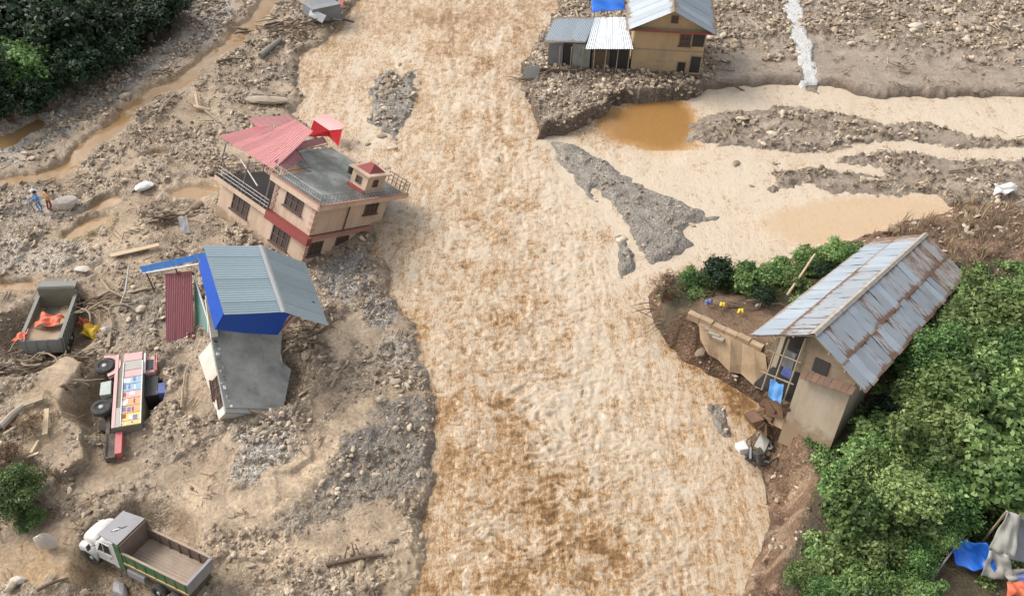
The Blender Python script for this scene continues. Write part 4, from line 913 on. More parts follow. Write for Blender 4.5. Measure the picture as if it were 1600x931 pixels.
# rafters at the near gable
for sg, w_, d_ in ((-1, al, rl), (1, ar, rr)):
    b = MB(); b.tube([(0, .18, -.1), (sg * w_ * .98, .18, -d_ - .08)], .07, 5); b.build('rafter', M['wood'], HT)
for t_ in (.3, .6, .9):
    b = MB(); b.tube([(-al * t_, -.05, -rl * t_ - .12), (-al * t_, 3.0, -rl * t_ - .12)], .05, 5); b.build('purlin', M['wood'], HT)
    b = MB(); b.tube([(ar * t_, -.05, -rr * t_ - .12), (ar * t_, 3.0, -rr * t_ - .12)], .05, 5); b.build('purlin', M['wood'], HT)
YE = LL - .8
b = MB(); b.prism([(-.15, .6), (2.55, .6), (2.55, 1.1), (-.15, 1.1)], [-7.4, -7.1, -7.1, -7.4], [-2.75, -2.45, -2.45, -2.75]); b.build('gable_wall', M['mudwall'], HT)
b = MB(); b.prism([(2.08, 1.1), (2.55, 1.1), (2.55, YE), (2.08, YE)], -6.9, -1.55); b.build('long_wall', M['mudwall'], HT)
b = MB(); b.prism([(-2.55, 3.2), (-2.2, 3.2), (-2.2, YE), (-2.55, YE)], -4.8, -1.35); b.build('long_wall', M['mudwall'], HT)
b = MB(); b.prism([(-2.2, YE - .4), (2.1, YE - .4), (2.1, YE), (-2.2, YE)], -4, -1.5); b.build('rear_wall', M['mudwall'], HT)
b = MB(); b.box((-2.2, 3.2, -6.5), (2.05, 3.5, -1.2)); b.build('inner_wall', M['dark'], HT)  # painted near-black, the shade of the recess put into its colour
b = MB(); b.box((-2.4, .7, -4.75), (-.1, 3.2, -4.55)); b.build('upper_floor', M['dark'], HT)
for k in range(26):
    o = MB().box((-.5, -.4, -.3), (.5, .4, .3), jit=.16).build('fallen_masonry', M['earth'], HT); t_ = random.random(); o.location = (random.uniform(-2.0, -.1), random.uniform(.7, 2.6), -4.9 - 2.4 * t_); o.scale = (random.uniform(.5, 1.1),) * 3; o.rotation_euler = (random.random() * 3, random.random() * 3, random.random() * 3)
b = MB(); b.box((-.95, .75, -6.6), (-.2, 1.2, -4.7)); b.build('mud_pillar', M['mudwall2'], HT)
b = MB(); b.add([(-.5, .7, -2.8), (2.6, .7, -2.5), (2.6, .7, -1.55), (.25, .7, -.3), (-.5, .7, -.55)] + [(-.5, .85, -2.8), (2.6, .85, -2.5), (2.6, .85, -1.55), (.25, .85, -.3), (-.5, .85, -.55)], [(0, 1, 2, 3, 4), (9, 8, 7, 6, 5), (0, 4, 9, 5), (4, 3, 8, 9), (3, 2, 7, 8), (0, 5, 6, 1)]); b.build('gable_infill', M['gable_infill'], HT)
b = MB(); b.box((.3, .62, -2.3), (1.1, .72, -1.5)); b.build('gable_opening', M['dark'], HT)  # near-black plate paints the shade of an opening
for k in range(9):    # short ledge of old sheets over the gable wall
    b = MB(); x0 = -.05 + k * .31; z0 = -2.5 + .04 * k + random.uniform(-.04, .04)
    b.slab([(x0, .62, z0 + .05), (x0 + .29, .62, z0 + .07), (x0 + .29, .05, z0 - .2 + random.uniform(-.05, .05)), (x0, .05, z0 - .22)], .03); b.build('ledge_sheet', M['very_rusty'], HT)
for x_, z0, z1 in ((-1.85, -4.7, -1.2), (-1.35, -4.7, -1.0), (-.55, -4.8, -.6)):
    b = MB(); b.tube([(x_, .55, z0), (x_ + .1, .5, z1)], .055, 6); b.build('post', M['wood'], HT)
for z_ in (-3.6, -2.2):
    b = MB(); b.tube([(-2.2, .5, z_), (-.3, .52, z_ + .1)], .045, 5); b.build('cross_beam', M['wood'], HT)
for x0, z0, w_, h_, m_ in ((-1.25, -2.9, .6, 1.1, 'tarp_grey'), (-1.15, -3.4, .5, .5, 'truck_blue'), (-.9, -2.2, .45, .7, 'dark')):
    b = MB(); b.box((x0, .75, z0), (x0 + w_, .85, z0 + h_), jit=.06); b.build('hanging_sack', M[m_], HT)
def cloth(name, label, cat, corner, u, v, mat, nx=8, ny=8, fold=.08, sag=.1, seed=0, group=None, thick=.015, edge=0.0):
    rg = np.random.default_rng(seed); c, u, v = (np.array(q, float) for q in (corner, u, v)); n = np.cross(u, v); n /= np.linalg.norm(n) + 1e-9
    if n[2] < 0: n = -n
    b = MB(); ph = rg.uniform(0, 6, 6)
    for j in range(ny + 1):
        for i in range(nx + 1):
            s, t = i / nx, j / ny; h = fold * (math.sin(s * 11 + ph[0] + 2 * t) + .7 * math.sin(t * 9 + s * 5 + ph[1]) + .5 * math.sin(s * 23 - t * 13 + ph[2])) - sag * math.sin(math.pi * s) * math.sin(math.pi * t)
            e = edge * math.sin(7 * s + 9 * t + ph[3]); b.v.append(tuple(u * (s + e * .5 * (t > .5)) + v * (t + e * (s > .2)) + n * h))
    for j in range(ny):
        for i in range(nx): k = j * (nx + 1) + i; b.f.append((k, k + 1, k + nx + 2, k + nx + 1)); b.mi.append(0)
    o = b.build(name, mat, None, True); o.location = tuple(c); sm = o.modifiers.new('thick', 'SOLIDIFY'); sm.thickness = thick
    sb = o.modifiers.new('smooth', 'SUBSURF'); sb.levels = sb.render_levels = 1
    return tag(o, label, cat, group)
hm_ = Matrix.LocRotScale(HT.location, HT.rotation_euler, HT.scale)
def wp(*p): return np.array(hm_ @ Vector(p))
cA, cB, cC = wp(-1.55, .45, -3.7), wp(-.75, .45, -3.75), wp(-1.3, .2, -4.75)
cloth('blue_sheet', 'sky blue cloth hanging from the broken floor of the rusty-roofed house', 'cloth', cA, cB - cA, cC - cA, M['cloth_blue'], 6, 6, .05, 0, 3, edge=.08)

# ---- 4. two storey gable house and tin lean-to at the top of the view
TH = frame('gable_house', 'yellow-brown two-storey house with a pale blue gable roof above the brown pool', 'house', (10.88, 68.97, .99), (1.7, .1, -6.3))
b = MB(); b.box((0, 0, -1.2), (6.3, 6.4, 4.6)); b.build('wall', M['ochre'], TH)
b = MB(); b.add([(0, .0, 4.6), (6.3, .0, 4.6), (3.15, .0, 6.25), (0, .3, 4.6), (6.3, .3, 4.6), (3.15, .3, 6.25)], [(0, 1, 2), (5, 4, 3), (0, 3, 4, 1), (1, 4, 5, 2), (2, 5, 3, 0)]); b.build('gable', M['ochre'], TH)
for sg in (-1, 1):
    for k in range(8):
        y0 = -.75 + k * .98; b = MB(); b.corr((3.15, y0, 6.5 + .014 * (k % 2)), (0, .99, 0), (sg * 3.95, 0, -2.05), 5, .02, 3); b.build('roof_sheet', M['pale_tin'], TH)
b = MB(); b.box((-.45, -.5, 4.42), (6.95, .0, 4.5)); b.build('gable_ledge', M['wood'], TH)
b = MB(); b.box((-.5, -.56, 4.38), (7.0, -.5, 4.54)); b.build('fascia', M['maroon'], TH)
window_part(TH, (4.1, 0, 3.0), X_ * .85, Z_ * .95, -Y_, grille=1); window_part(TH, (3.1, 0, 5.1), X_ * .5, Z_ * .55, -Y_, grille=0)
for nm, x0, x1, z0, z1 in (('upper_doorway', 5.15, 6.2, 2.9, 4.1), ('doorway', 5.3, 6.2, .3, 1.95), ('doorway', 4.2, 4.9, .2, 1.3)):
    b = MB(); b.box((x0, -.03, z0), (x1, .05, z1)); fr_ = b.build(nm, M['dark'], TH)  # near-black panels stand for the shade inside the doorways
    b = MB(); b.box((x0 - .1, -.07, z0), (x0, .03, z1)); b.box((x1, -.07, z0), (x1 + .1, .03, z1)); b.box((x0 - .1, -.07, z1), (x1 + .1, .03, z1 + .1)); b.build('door_frame', M['wood'], fr_)
b = MB(); b.box((.0, -.06, 2.35), (6.3, 0, 2.45)); b.build('string_course', M['wood'], TH)
for k in range(14):
    b = MB(); x0 = .2 + random.random() * 3.6; z0 = .3 + random.random() * 1.9; b.box((x0, -.03, z0), (x0 + .3, .02, z0 + .16), jit=.02); b.build('exposed_stone', M['mudwall'], TH)
b = MB(); b.box((-.3, -.5, -1.0), (6.6, 0, .15), jit=.08); b.build('plinth', M['earth'], TH)

LT = frame('tin_lean_to', 'low shed under one grey and one white tin roof, left of the gable house', 'shed', (10.88 - 4, 68.97, .99), (1.7, .1, -6.3))
hm_ = Matrix.LocRotScale(LT.location, LT.rotation_euler, LT.scale); LL_ = loc_of(LT)
q = [LL_(868, 27, 2, 3.9), LL_(932, 27, 2, 3.9), LL_(915, 67, 2, 2.9), LL_(850, 66, 2, 2.9)]
for k in range(5):
    t0, t1 = k / 5, (k + 1) / 5 - .003; b = MB(); tl = q[0] + (q[1] - q[0]) * t0; b.corrq(tl, q[0] + (q[1] - q[0]) * t1, q[3] + (q[2] - q[3]) * t1, q[3] + (q[2] - q[3]) * t0, 5, .02, 3); b.build('roof_sheet', M['pale_tin'], LT)
q2 = [LL_(930, 28, 2, 4.1), LL_(977, 27, 2, 4.1), LL_(990, 77, 2, 2.75), LL_(915, 77, 2, 2.7)]
for k in range(5):
    t0, t1 = k / 5, (k + 1) / 5 - .01; b = MB(); tl = q2[0] + (q2[1] - q2[0]) * t0; b.corrq(tl + Z_ * .02 * (k % 2), q2[0] + (q2[1] - q2[0]) * t1, q2[3] + (q2[2] - q2[3]) * t1, q2[3] + (q2[2] - q2[3]) * t0, 4, .03, 3); b.build('roof_sheet', M['white_tin'], LT)
for nm, x0, x1, m_ in (('wall', -3.6, -2.3, 'tarp_grey'), ('wall', -2.2, -1.5, 'dark'), ('wall', -1.4, .2, 'slab'), ('wall', .4, 2.0, 'dark_wood'), ('wall', 2.1, 3.7, 'dark')):
    b = MB(); b.box((x0, .35, -.6), (x1, .5, 2.5), jit=.03); b.build(nm, M[m_], LT)
b = MB(); b.box((-3.5, .5, -.3), (3.8, 2.6, 2.3)); b.build('interior', M['dark'], LT)  # solid near-black block painted as the shade inside the shed
for k in range(8):
    x_ = -3.6 + k * 1.04; b = MB(); b.tube([(x_, -.35, -.2), (x_ + .05, -.4, 2.65)], .05, 5); b.build('post', M['wood'], LT)
b = MB(); b.box((-3.9, -2.4, -1.1), (3.8, .3, -.1), jit=.1); b.build('platform', M['concrete'], LT)
b = MB(); b.box((-4.2, -1.0, -.1), (-1.0, -.9, .7), jit=.05); b.build('low_wall', M['dark_wood'], LT)
for k in range(10):
    x_ = -3.4 + random.random() * 7; b = MB(); y_ = -1.9 + random.random() * 1.4; b.tube([(x_, y_, -.05), (x_ + random.uniform(-.8, .8), y_ + random.uniform(-.4, .4), random.uniform(0, .7))], .05, 5); b.build('loose_timber', M['dark_wood' if k % 3 else 'wood'], LT)
p = at(948, 19, 4.2); cloth('blue_tarp', 'blue tarpaulin behind the white tin roof at the top of the photo', 'tarpaulin', p + np.array([-1.4, 0, 0]), (3.2, .3, 0), (0, 1.6, .5), M['tarp_blue'], 8, 6, .08, 0, 5)
TB = frame('tarp_prop', 'pale poles holding up the blue tarpaulin behind the white roof', 'pole', p - Z_ * 3.4)
for k in (-1.2, 0, 1.4):
    b = MB(); b.tube([(k, .3, 0), (k + .1, .4, 3.45)], .05, 5); b.build('pole', M['wood'], TB)
p = at(818, 120, 1.1); b = MB(); b.slab([(0, 0, .9), (1.5, .1, 1.1), (1.3, -.5, .1), (.1, -.6, 0)], .06); o = b.build('tin_board', M['drab_grey'], None); o.location = tuple(p); tag(o, 'grey tin board leaning at the river edge below the lean-to', 'metal sheet')

# terrace in front of the bluff house
def bo(mb, name, label, cat, loc, mat, **k):
    o = mb.build(name, mat, None, **k); o.location = tuple(loc); return tag(o, label, cat)
c0, c1 = at(1076, 490, 3.1), at(1192, 545, 3.1); d = c1 - c0
kb = frame('yard_kerb', 'cracked pale kerb along the broken yard edge beside the long house', 'kerb', c0)
for k in range(6):
    a = d * k / 6; e = d * (k + .96) / 6; nn = np.array([d[1], -d[0], 0]) / np.linalg.norm(d) * .18; z_ = -.04 + .05 * math.sin(k * 2)
    b = MB(); b.slab([a + nn + Z_ * (.25 + z_), e + nn + Z_ * (.25 + z_), e - nn + Z_ * (.25 + z_), a - nn + Z_ * (.25 + z_)], .5); b.build('kerb_stone', M['mudwall2'], kb)
ap = frame('mud_apron', 'smooth tan retaining slab sliding off the yard edge above dark undercut water', 'retaining wall', at(1150, 570, 1.4))
top = [(1092, 506, 3.0), (1108, 513, 3.0), (1125, 520, 3.0), (1142, 528, 3.05), (1160, 536, 3.0), (1178, 546, 3.0), (1196, 556, 3.0)]; bot = [(1094, 530, 1.9), (1106, 553, 1.4), (1122, 562, 1.2), (1140, 581, 1.0), (1158, 584, 1.0), (1182, 606, 1.0), (1204, 612, 1.0)]
o_ = at(1150, 570, 1.4); b = MB()
pts = [at(*q) - o_ for q in top] ; pb = [at(*q) - o_ for q in bot]
for k in range(6): b = MB(); b.slab([pts[k], pb[k], pb[k + 1], pts[k + 1]], .35); b.build('slab_piece', M['mudwall2'], ap)
st = frame('stone_steps', 'three short mud-covered steps going down from the yard kerb', 'steps', at(1112, 520, 2.7))
for k in range(4):
    b = MB(); q = at(1104 + k * 6, 507 + k * 7, 2.95 - .05 * k) - at(1112, 520, 2.7); b.box(q + [-.35, -.15, -.2], q + [.35, .15, .04], rot=(0, 0, -28)); b.build('step', M['concrete'], st)
# ------------------------------------------------------------------ vehicles
def wheel(parent, c, axis, r=.48, w=.28, dual=False, name='wheel', rimm='rim'):
    ax = np.array(axis, float); c = np.array(c, float)
    t = MB().lathe(c - ax * w / 2, ax, [(0, r * .62), (0, r * .9), (w * .15, r), (w * .85, r), (w, r * .9), (w, r * .62), (w * .85, r * .55)], 18).build('tyre', M['tyre'])
    t.name = name; t.parent = parent
    rm = MB().lathe(c - ax * (w * .42), ax, [(0, r * .2), (.02, r * .6), (w * .84 - .02, r * .6), (w * .84 - .1, r * .5), (w * .84 - .08, r * .26), (w * .84 + .03, r * .22), (w * .84 + .05, r * .1)], 14).build('rim', M[rimm], t)
    for k in range(6):
        a = math.pi * k / 3; u = np.cross(ax, [.3, .2, .9]); u /= np.linalg.norm(u); v = np.cross(ax, u); q = c + ax * (w * .42 - .06) + (u * math.cos(a) + v * math.sin(a)) * r * .4
        MB().lathe(q, ax, [(0, .035), (.05, .03)], 6).build('wheel_nut', M['chassis'], t)
    return t

# --- green and white tipper at the bottom left: x runs from cab to tail, rim of the bed at z=0
SG = .97
GT = frame('green_tipper_truck', 'white-cabbed dump truck with an empty bed and green side board, stuck in mud', 'truck', slid((-19.52, 20.41, 2.12), SG), (-9.8, -1.4, -24.7), SG)
Lb, Wb = 4.15, 1.72
b = MB(); b.box((.02, .04, -.80), (Lb - .02, Wb - .04, -.74)); b.build('bed_floor', M['bed_worn'], GT)
for k in range(9):
    b = MB(); y = .14 + k * (Wb - .2) / 9; b.box((.1, y, -.742), (Lb - .12, y + .07, -.72), jit=.006); b.build('floor_rib', M['bed_worn'], GT)
b = MB(); b.box((0, -.03, -.74), (Lb, .04, -.06)); b.build('side_board', M['truck_green'], GT)
b = MB(); b.box((0, -.05, -.06), (Lb, .06, 0)); b.build('top_rail', M['bed_worn'], GT)
b = MB(); b.box((0, -.06, -.95), (Lb, .02, -.79)); b.build('lower_rail', M['bed_rust'], GT)
b = MB(); b.box((0, -.065, -.79), (Lb, .03, -.74)); b.build('trim_strip', M['truck_yellow'], GT)
b = MB(); b.box((0, Wb - .04, -.8), (Lb, Wb + .03, 0)); b.build('side_board', M['bed_rust'], GT)
b = MB(); b.box((0, Wb - .05, 0), (Lb, Wb + .05, .05)); b.build('top_rail', M['bed_worn'], GT)
b = MB(); b.box((Lb - .04, -.02, -.8), (Lb + .04, Wb, -.02)); b.box((Lb - .07, -.05, -.04), (Lb + .08, Wb + .04, .03)); b.build('tailgate', M['canopy_grey'], GT)
for k in range(7):
    b = MB(); x = .15 + k * (Lb - .3) / 6; b.box((x - .025, -.055, -.74), (x + .025, -.03, -.06)); b.build('stake', M['truck_green'], GT)
    b = MB(); b.box((x - .03, Wb - .09, -.72), (x + .03, Wb - .03, -.02)); b.build('stake', M['bed_rust'], GT)
b = MB(); b.box((-.05, 0, -.8), (.05, Wb, .55)); b.build('headboard', M['bed_rust'], GT)
b = MB(); b.slab([(-.05, -.05, .58), (-.05, Wb + .08, .58), (-1.45, Wb + .0, .50), (-1.45, .05, .50)][::-1], .05); b.build('cab_guard', M['canopy_grey'], GT)
b = MB(); b.slab([(-.0, Wb + .08, .58), (.05, Wb + .08, .58), (.38, Wb + .02, .0), (.0, Wb + .02, .0)], .05); b.build('guard_gusset', M['bed_rust'], GT)
b = MB(); b.tube([(-.95, .45, .57), (-.75, .62, .60), (-.82, .8, .585), (-.6, .85, .60), (-.5, 1.05, .59)], .035, 5); b.build('bent_rod', M['chassis'], GT)
b = MB(); b.tube([(-.9, .5, .59), (-.7, .75, .61)], .045, 5); b.build('white_rag', M['cloth_white'], GT)
# cab: rounded hood and body by a loft of sections along x
def loft(secs, name, mat, parent, n=12, smooth=True):
    """secs: (x, ylo, yhi, zlo, zhi, roundness)"""
    vs, fs = [], []
    for (x, y0, y1, z0, z1, e) in secs:
        cy, cz, ry, rz = (y0 + y1) / 2, (z0 + z1) / 2, (y1 - y0) / 2, (z1 - z0) / 2
        for j in range(n):
            a = 2 * math.pi * (j + .5) / n; ca, sa = math.cos(a), math.sin(a)
            vs.append((x, cy + ry * math.copysign(abs(ca) ** e, ca), cz + rz * math.copysign(abs(sa) ** e, sa)))
    k = len(secs); fs = [(i * n + j, i * n + (j + 1) % n, (i + 1) * n + (j + 1) % n, (i + 1) * n + j) for i in range(k - 1) for j in range(n)]
    fs += [tuple(range(n - 1, -1, -1)), tuple((k - 1) * n + j for j in range(n))]
    b = MB(); b.add(vs, fs); o = b.build(name, M[mat], parent, smooth); return o
loft([(-.12, -.02, Wb + .02, -1.5, .35, .3), (-1.25, -.02, Wb + .02, -1.5, .35, .3), (-1.42, .0, Wb, -1.5, .30, .3), (-1.95, .0, Wb, -1.5, -.38, .3)], 'cab', 'truck_white', GT, 16)
loft([(-1.9, .06, Wb - .06, -1.6, -.36, .45), (-2.5, .10, Wb - .1, -1.6, -.42, .5), (-2.95, .16, Wb - .16, -1.6, -.55, .55), (-3.2, .3, Wb - .3, -1.55, -.8, .6), (-3.27, .45, Wb - .45, -1.5, -1.0, .6)], 'hood', 'truck_white', GT, 20)
for y0, y1 in ((-.16, .26), (Wb - .26, Wb + .16)):   # front wings
    loft([(-1.95, y0, y1, -1.75, -1.05, .6), (-2.3, y0, y1, -1.45, -.82, .6), (-2.75, y0, y1, -1.4, -.82, .6), (-3.1, y0 + .04, y1 - .04, -1.6, -1.0, .6), (-3.22, y0 + .1, y1 - .1, -1.65, -1.25, .6)], 'fender', 'truck_white', GT, 12)
b = MB(); b.slab([(-1.40, .12, .24), (-1.40, Wb - .12, .24), (-1.88, Wb - .12, -.32), (-1.88, .12, -.32)], .03); o = b.build('windscreen', M['glass'], GT); o.location.x = -.045; o.location.z = .045
b = MB(); b.add([(-.75, -.045, -.72), (-1.75, -.045, -.72), (-1.52, -.045, -.22), (-1.32, -.045, .12), (-.75, -.045, .12)], [(0, 1, 2, 3, 4)]); dr = b.build('side_window', M['glass'], GT)
b = MB(); b.tube([(-.75, -.06, -.72), (-1.75, -.06, -.72), (-1.32, -.06, .14), (-.75, -.06, .14), (-.75, -.06, -.72)], .03, 5); b.tube([(-1.3, -.06, -.7), (-1.2, -.06, .12)], .02, 5); b.build('window_frame', M['truck_white'], dr)
b = MB(); b.box((-.72, -.06, -1.45), (-.42, .02, .5)); b.build('door_pillar', M['truck_white'], GT)
b = MB(); b.box((-.42, -.05, -1.5), (-.05, .02, .45)); b.build('rear_cab_panel', M['truck_green'], GT)
b = MB(); b.box((-1.8, -.035, -1.42), (-.75, -.02, -.78)); dd_ = b.build('door', M['truck_white'], GT)
b = MB(); b.box((-.98, -.06, -1.0), (-.84, -.035, -.96)); b.build('handle', M['chassis'], dd_)
b = MB(); b.box((-3.4, .02, -1.85), (-3.25, Wb - .02, -1.6)); b.build('bumper', M['chassis'], GT)
b = MB(); b.box((-3.31, .5, -1.5), (-3.27, Wb - .5, -1.02)); g_ = b.build('grille', M['chassis'], GT)
for k in range(4): b = MB(); b.box((-3.33, .52, -1.46 + k * .12), (-3.30, Wb - .52, -1.42 + k * .12)); b.build('grille_bar', M['rail'], g_)
for y in (.22, Wb - .22): MB().lathe((-3.25, y, -1.38), (-1, 0, 0), [(0, .15), (.06, .14), (.09, .08)], 12).build('headlight', M['cloth_white'], GT)
for y in (-.35, Wb + .35): b = MB(); b.tube([(-1.6, y * .3 if y < 0 else Wb, -.2), (-1.9, y, -.25)], .02, 4); b.box((-1.96, y - .1, -.5), (-1.9, y + .1, -.15)); b.build('mirror', M['chassis'], GT)
b = MB(); b.box((-3.2, .35, -1.95), (Lb - .1, .5, -1.65)); b.box((-3.2, Wb - .5, -1.95), (Lb - .1, Wb - .35, -1.65)); b.box((.3, .1, -1.6), (Lb - .2, Wb - .1, -.84)); b.build('chassis', M['chassis'], GT)
for k in range(5):
    b = MB(); x = .4 + k * .8; b.box((x, -.0, -1.05), (x + .1, Wb, -.82)); b.build('cross_member', M['bed_rust'], GT)
b = MB(); b.box((.1, -.1, -1.7), (1.2, .3, -1.25)); b.build('fuel_tank', M['canopy_grey'], GT)
for x, y in ((-2.45, .05), (-2.45, Wb - .05)): wheel(GT, (x, y, -1.75), (0, -1 if y < 1 else 1, 0), .52, .3)
for x in (2.1, 3.2):
    for y in (.02, Wb - .02): wheel(GT, (x, y, -1.8), (0, -1 if y < 1 else 1, 0), .5, .42)

# --- drab tipper full of mud: x to its right, y forwards, rim at z=0
SM = .985
MT = frame('muddy_tipper_truck', 'grey mud-caked dump truck seen from behind with orange cloth in its bed', 'truck', slid((-30.2, 34.29, 2.49), SM), (-10.4, 8.5, 11.8), SM)
Wm, Lm = 2.2, 5.0
b = MB(); b.box((0, 0, -1.0), (Wm, Lm, -.92)); b.build('bed_floor', M['drab'], MT)
b = MB(); b.box((-.02, -.06, -.98), (Wm + .02, .04, .02)); tg = b.build('tailgate', M['drab_grey'], MT)
for k in range(4): b = MB(); x = .15 + k * .6; b.box((x, -.11, -.95), (x + .08, -.06, 0)); b.build('tailgate_rib', M['drab_grey'], tg)
for x0, x1, nm in ((-.06, .04, 'side_board'), (Wm - .04, Wm + .06, 'side_board')):
    b = MB(); b.box((x0, 0, -1.0), (x1, Lm, .02)); o = b.build(nm, M['drab'], MT)
    for k in range(12):
        xo = x0 - .08 if x0 < 0 else x1; b = MB(); y = .15 + k * (Lm - .3) / 11; b.box((xo, y - .05, -1.05), (xo + .10, y + .05, .04), jit=.012); b.build('side_rib', M['drab_grey'], o)
    b = MB(); b.box((x0 - .05, 0, .02), (x1 + .05, Lm, .09)); b.build('top_rail', M['drab_grey'], o)
b = MB(); b.box((0, Lm - .05, -1.0), (Wm, Lm + .08, .55)); b.build('headboard', M['drab'], MT)
b = MB(); b.slab([(-.05, Lm, .62), (Wm + .05, Lm, .62), (Wm + .02, Lm + .95, .55), (.02, Lm + .95, .55)], .07); b.build('cab_guard', M['drab_grey'], MT)
b = MB(); b.tube([(.05, Lm + .1, .63), (Wm - .05, Lm + .1, .63)], .06, 6); b.build('guard_rail', M['drab_grey'], MT)
def mud_fill(name, x0, x1, y0, y1, zf, mat, parent, nx=10, ny=14, seed=0):
    b = MB(); rg = np.random.default_rng(seed)
    for j in range(ny + 1):
        for i in range(nx + 1):
            x = x0 + (x1 - x0) * i / nx; y = y0 + (y1 - y0) * j / ny; b.v.append((x, y, zf(i / nx, j / ny) + rg.uniform(-.03, .03)))
    for j in range(ny):
        for i in range(nx): k = j * (nx + 1) + i; b.f.append((k, k + 1, k + nx + 2, k + nx + 1)); b.mi.append(0)
    return b.build(name, M[mat], parent, True)
mud_fill('sand_load', .04, Wm - .04, .04, Lm - .05, lambda s, t: -.30 - .60 * float(sstep(.25, .75, t)) + .1 * math.sin(6 * s + 3 * t), 'sand', MT)
loft([(0, 0, 1, 0, 1, .3)] * 2, 'tmp', 'drab', MT); bpy.data.objects.remove(bpy.data.objects['tmp'])
b = MB(); b.box((.02, Lm + .1, -1.8), (Wm - .02, Lm + 1.5, .45)); cb = b.build('cab', M['drab'], MT, bevel=.12)
b = MB(); b.box((Wm - .03, Lm + .35, -.35), (Wm + .0, Lm + 1.2, .25)); b.build('side_window', M['glass'], cb)
b = MB(); b.box((Wm - .03, Lm + .1, -1.6), (Wm + .02, Lm + .3, .3)); b.build('door_edge', M['truck_white'], cb)
b = MB(); b.box((.1, Lm + 1.45, -1.7), (Wm - .1, Lm + 2.1, -.7)); b.build('hood', M['drab'], cb, bevel=.15)
b = MB(); b.box((.5, .1, -1.5), (.7, Lm + 1.9, -1.2)); b.box((Wm - .7, .1, -1.5), (Wm - .5, Lm + 1.9, -1.2)); b.build('chassis', M['chassis'], MT)
for x, y in ((.1, 1.0), (Wm - .1, 1.0), (.1, 2.1), (Wm - .1, 2.1), (.15, Lm + 1.2), (Wm - .15, Lm + 1.2)): wheel(MT, (x, y, -1.45), (1 if x > 1 else -1, 0, 0), .52, .36)
for k in range(5):
    b = MB(); q = (Wm + .2, Lm - .8 + k * .25, -.6 - .2 * k); b.tube([q, (q[0] + .3 * random.random(), q[1] + .4, q[2] + .6), (q[0] + .5 * random.random(), q[1] + .7, q[2] + .2)], .06, 5); b.build('torn_bracket', M['rail' if k % 2 else 'chassis'], MT)
hmt = Matrix.LocRotScale(MT.location, MT.rotation_euler, MT.scale)
def mw(*p): return np.array(hmt @ Vector(p))
cloth('orange_cloth', 'bright orange-red crumpled cloth lying in the bed of the muddy truck', 'cloth', mw(.35, 1.6, .02), mw(1.85, 1.35, .05) - mw(.35, 1.6, .02), mw(.5, 3.0, -.05) - mw(.35, 1.6, .02), M['orange_cloth'], 12, 12, .13, -.12, 7, edge=.06)
cloth('orange_cloth', 'faded orange cloth draped over the rear left corner of the muddy truck', 'cloth', mw(-.5, .1, -.15), mw(.25, -.05, .14) - mw(-.5, .1, -.15), mw(-.3, .7, .12) - mw(-.5, .1, -.15), M['orange_cloth'], 8, 8, .09, -.08, 8, edge=.08)
p = hz(142, 523); cloth('yellow_sack', 'bright yellow crumpled sack on the mud right of the muddy truck', 'sack', p + [-.6, -.2, .35], (1.25, -.5, -.1), (.3, .9, .1), M['yellow_cloth'], 9, 9, .16, -.25, 9, edge=.1)
p = hz(131, 512); cloth('orange_bag', 'small orange bag against the yellow sack', 'bag', p + [-.3, 0, .45], (.7, -.3, -.1), (.1, .5, .1), M['orange_cloth'], 7, 7, .12, -.2, 10)

# --- painted truck lying on its side: its wheels' discs face up, x is towards its roof, y forwards
p0 = at(198, 628, 1.6)
PT = frame('overturned_truck', 'overturned truck on its side with pink, blue and yellow painted flank facing up', 'truck', (p0[0], p0[1], .65), (0, 4, 16), 1.0)
ZT = 1.9
b = MB(); b.box((-.95, -4.2, .6), (-.75, 3.0, .8)); b.box((-.95, -4.2, 1.3), (-.75, 3.0, 1.5)); b.build('chassis', M['chassis'], PT)
for k in range(6): b = MB(); y = -3.9 + k * 1.25; b.box((-.9, y, .6), (-.8, y + .12, 1.5)); b.build('cross_member', M['chassis'], PT)
for y in (2.2, -.95): b = MB(); b.tube([(-1.15, y, .2), (-1.15, y, 1.75)], .1, 8); b.build('axle', M['chassis'], PT)
b = MB(); b.tube([(-1.05, 1.2, 1.0), (-1.05, -.8, 1.0)], .09, 8); b.build('drive_shaft', M['chassis'], PT)
b = MB(); b.box((-1.35, .15, 1.2), (-.75, 1.15, 1.75), jit=.03); b.build('fuel_tank', M['rim'], PT)
b = MB(); b.box((-1.2, -.1, .8), (-.8, 1.6, 1.3)); b.build('engine', M['chassis'], PT)
wheel(PT, (-1.15, 2.25, 1.85), (0, 0, 1), .56, .32); wheel(PT, (-1.15, -.95, 1.85), (0, 0, 1), .56, .32); wheel(PT, (-1.15, -.95, .3), (0, 0, -1), .56, .32); wheel(PT, (-1.15, 2.25, .3), (0, 0, -1), .56, .32)
# arched red front mudguard round the wheel
b = MB(); n = 9; vs = []
for j in range(n + 1):
    a = -math.pi * .42 + math.pi * .95 * j / n; cx, cy = -1.15, 2.25
    for r_ in (.66, .92):
        for z in (ZT - .25, ZT + .02): vs.append((cx + r_ * math.cos(a), cy + r_ * math.sin(a), z))
fs = []
for j in range(n): k = 4 * j; fs += [(k + 1, k + 5, k + 7, k + 3), (k, k + 1, k + 5, k + 4), (k + 2, k + 6, k + 7, k + 3), (k, k + 2, k + 6, k + 4)]
b.add(vs, fs); b.build('mudguard', M['truck_pink'], PT, True)
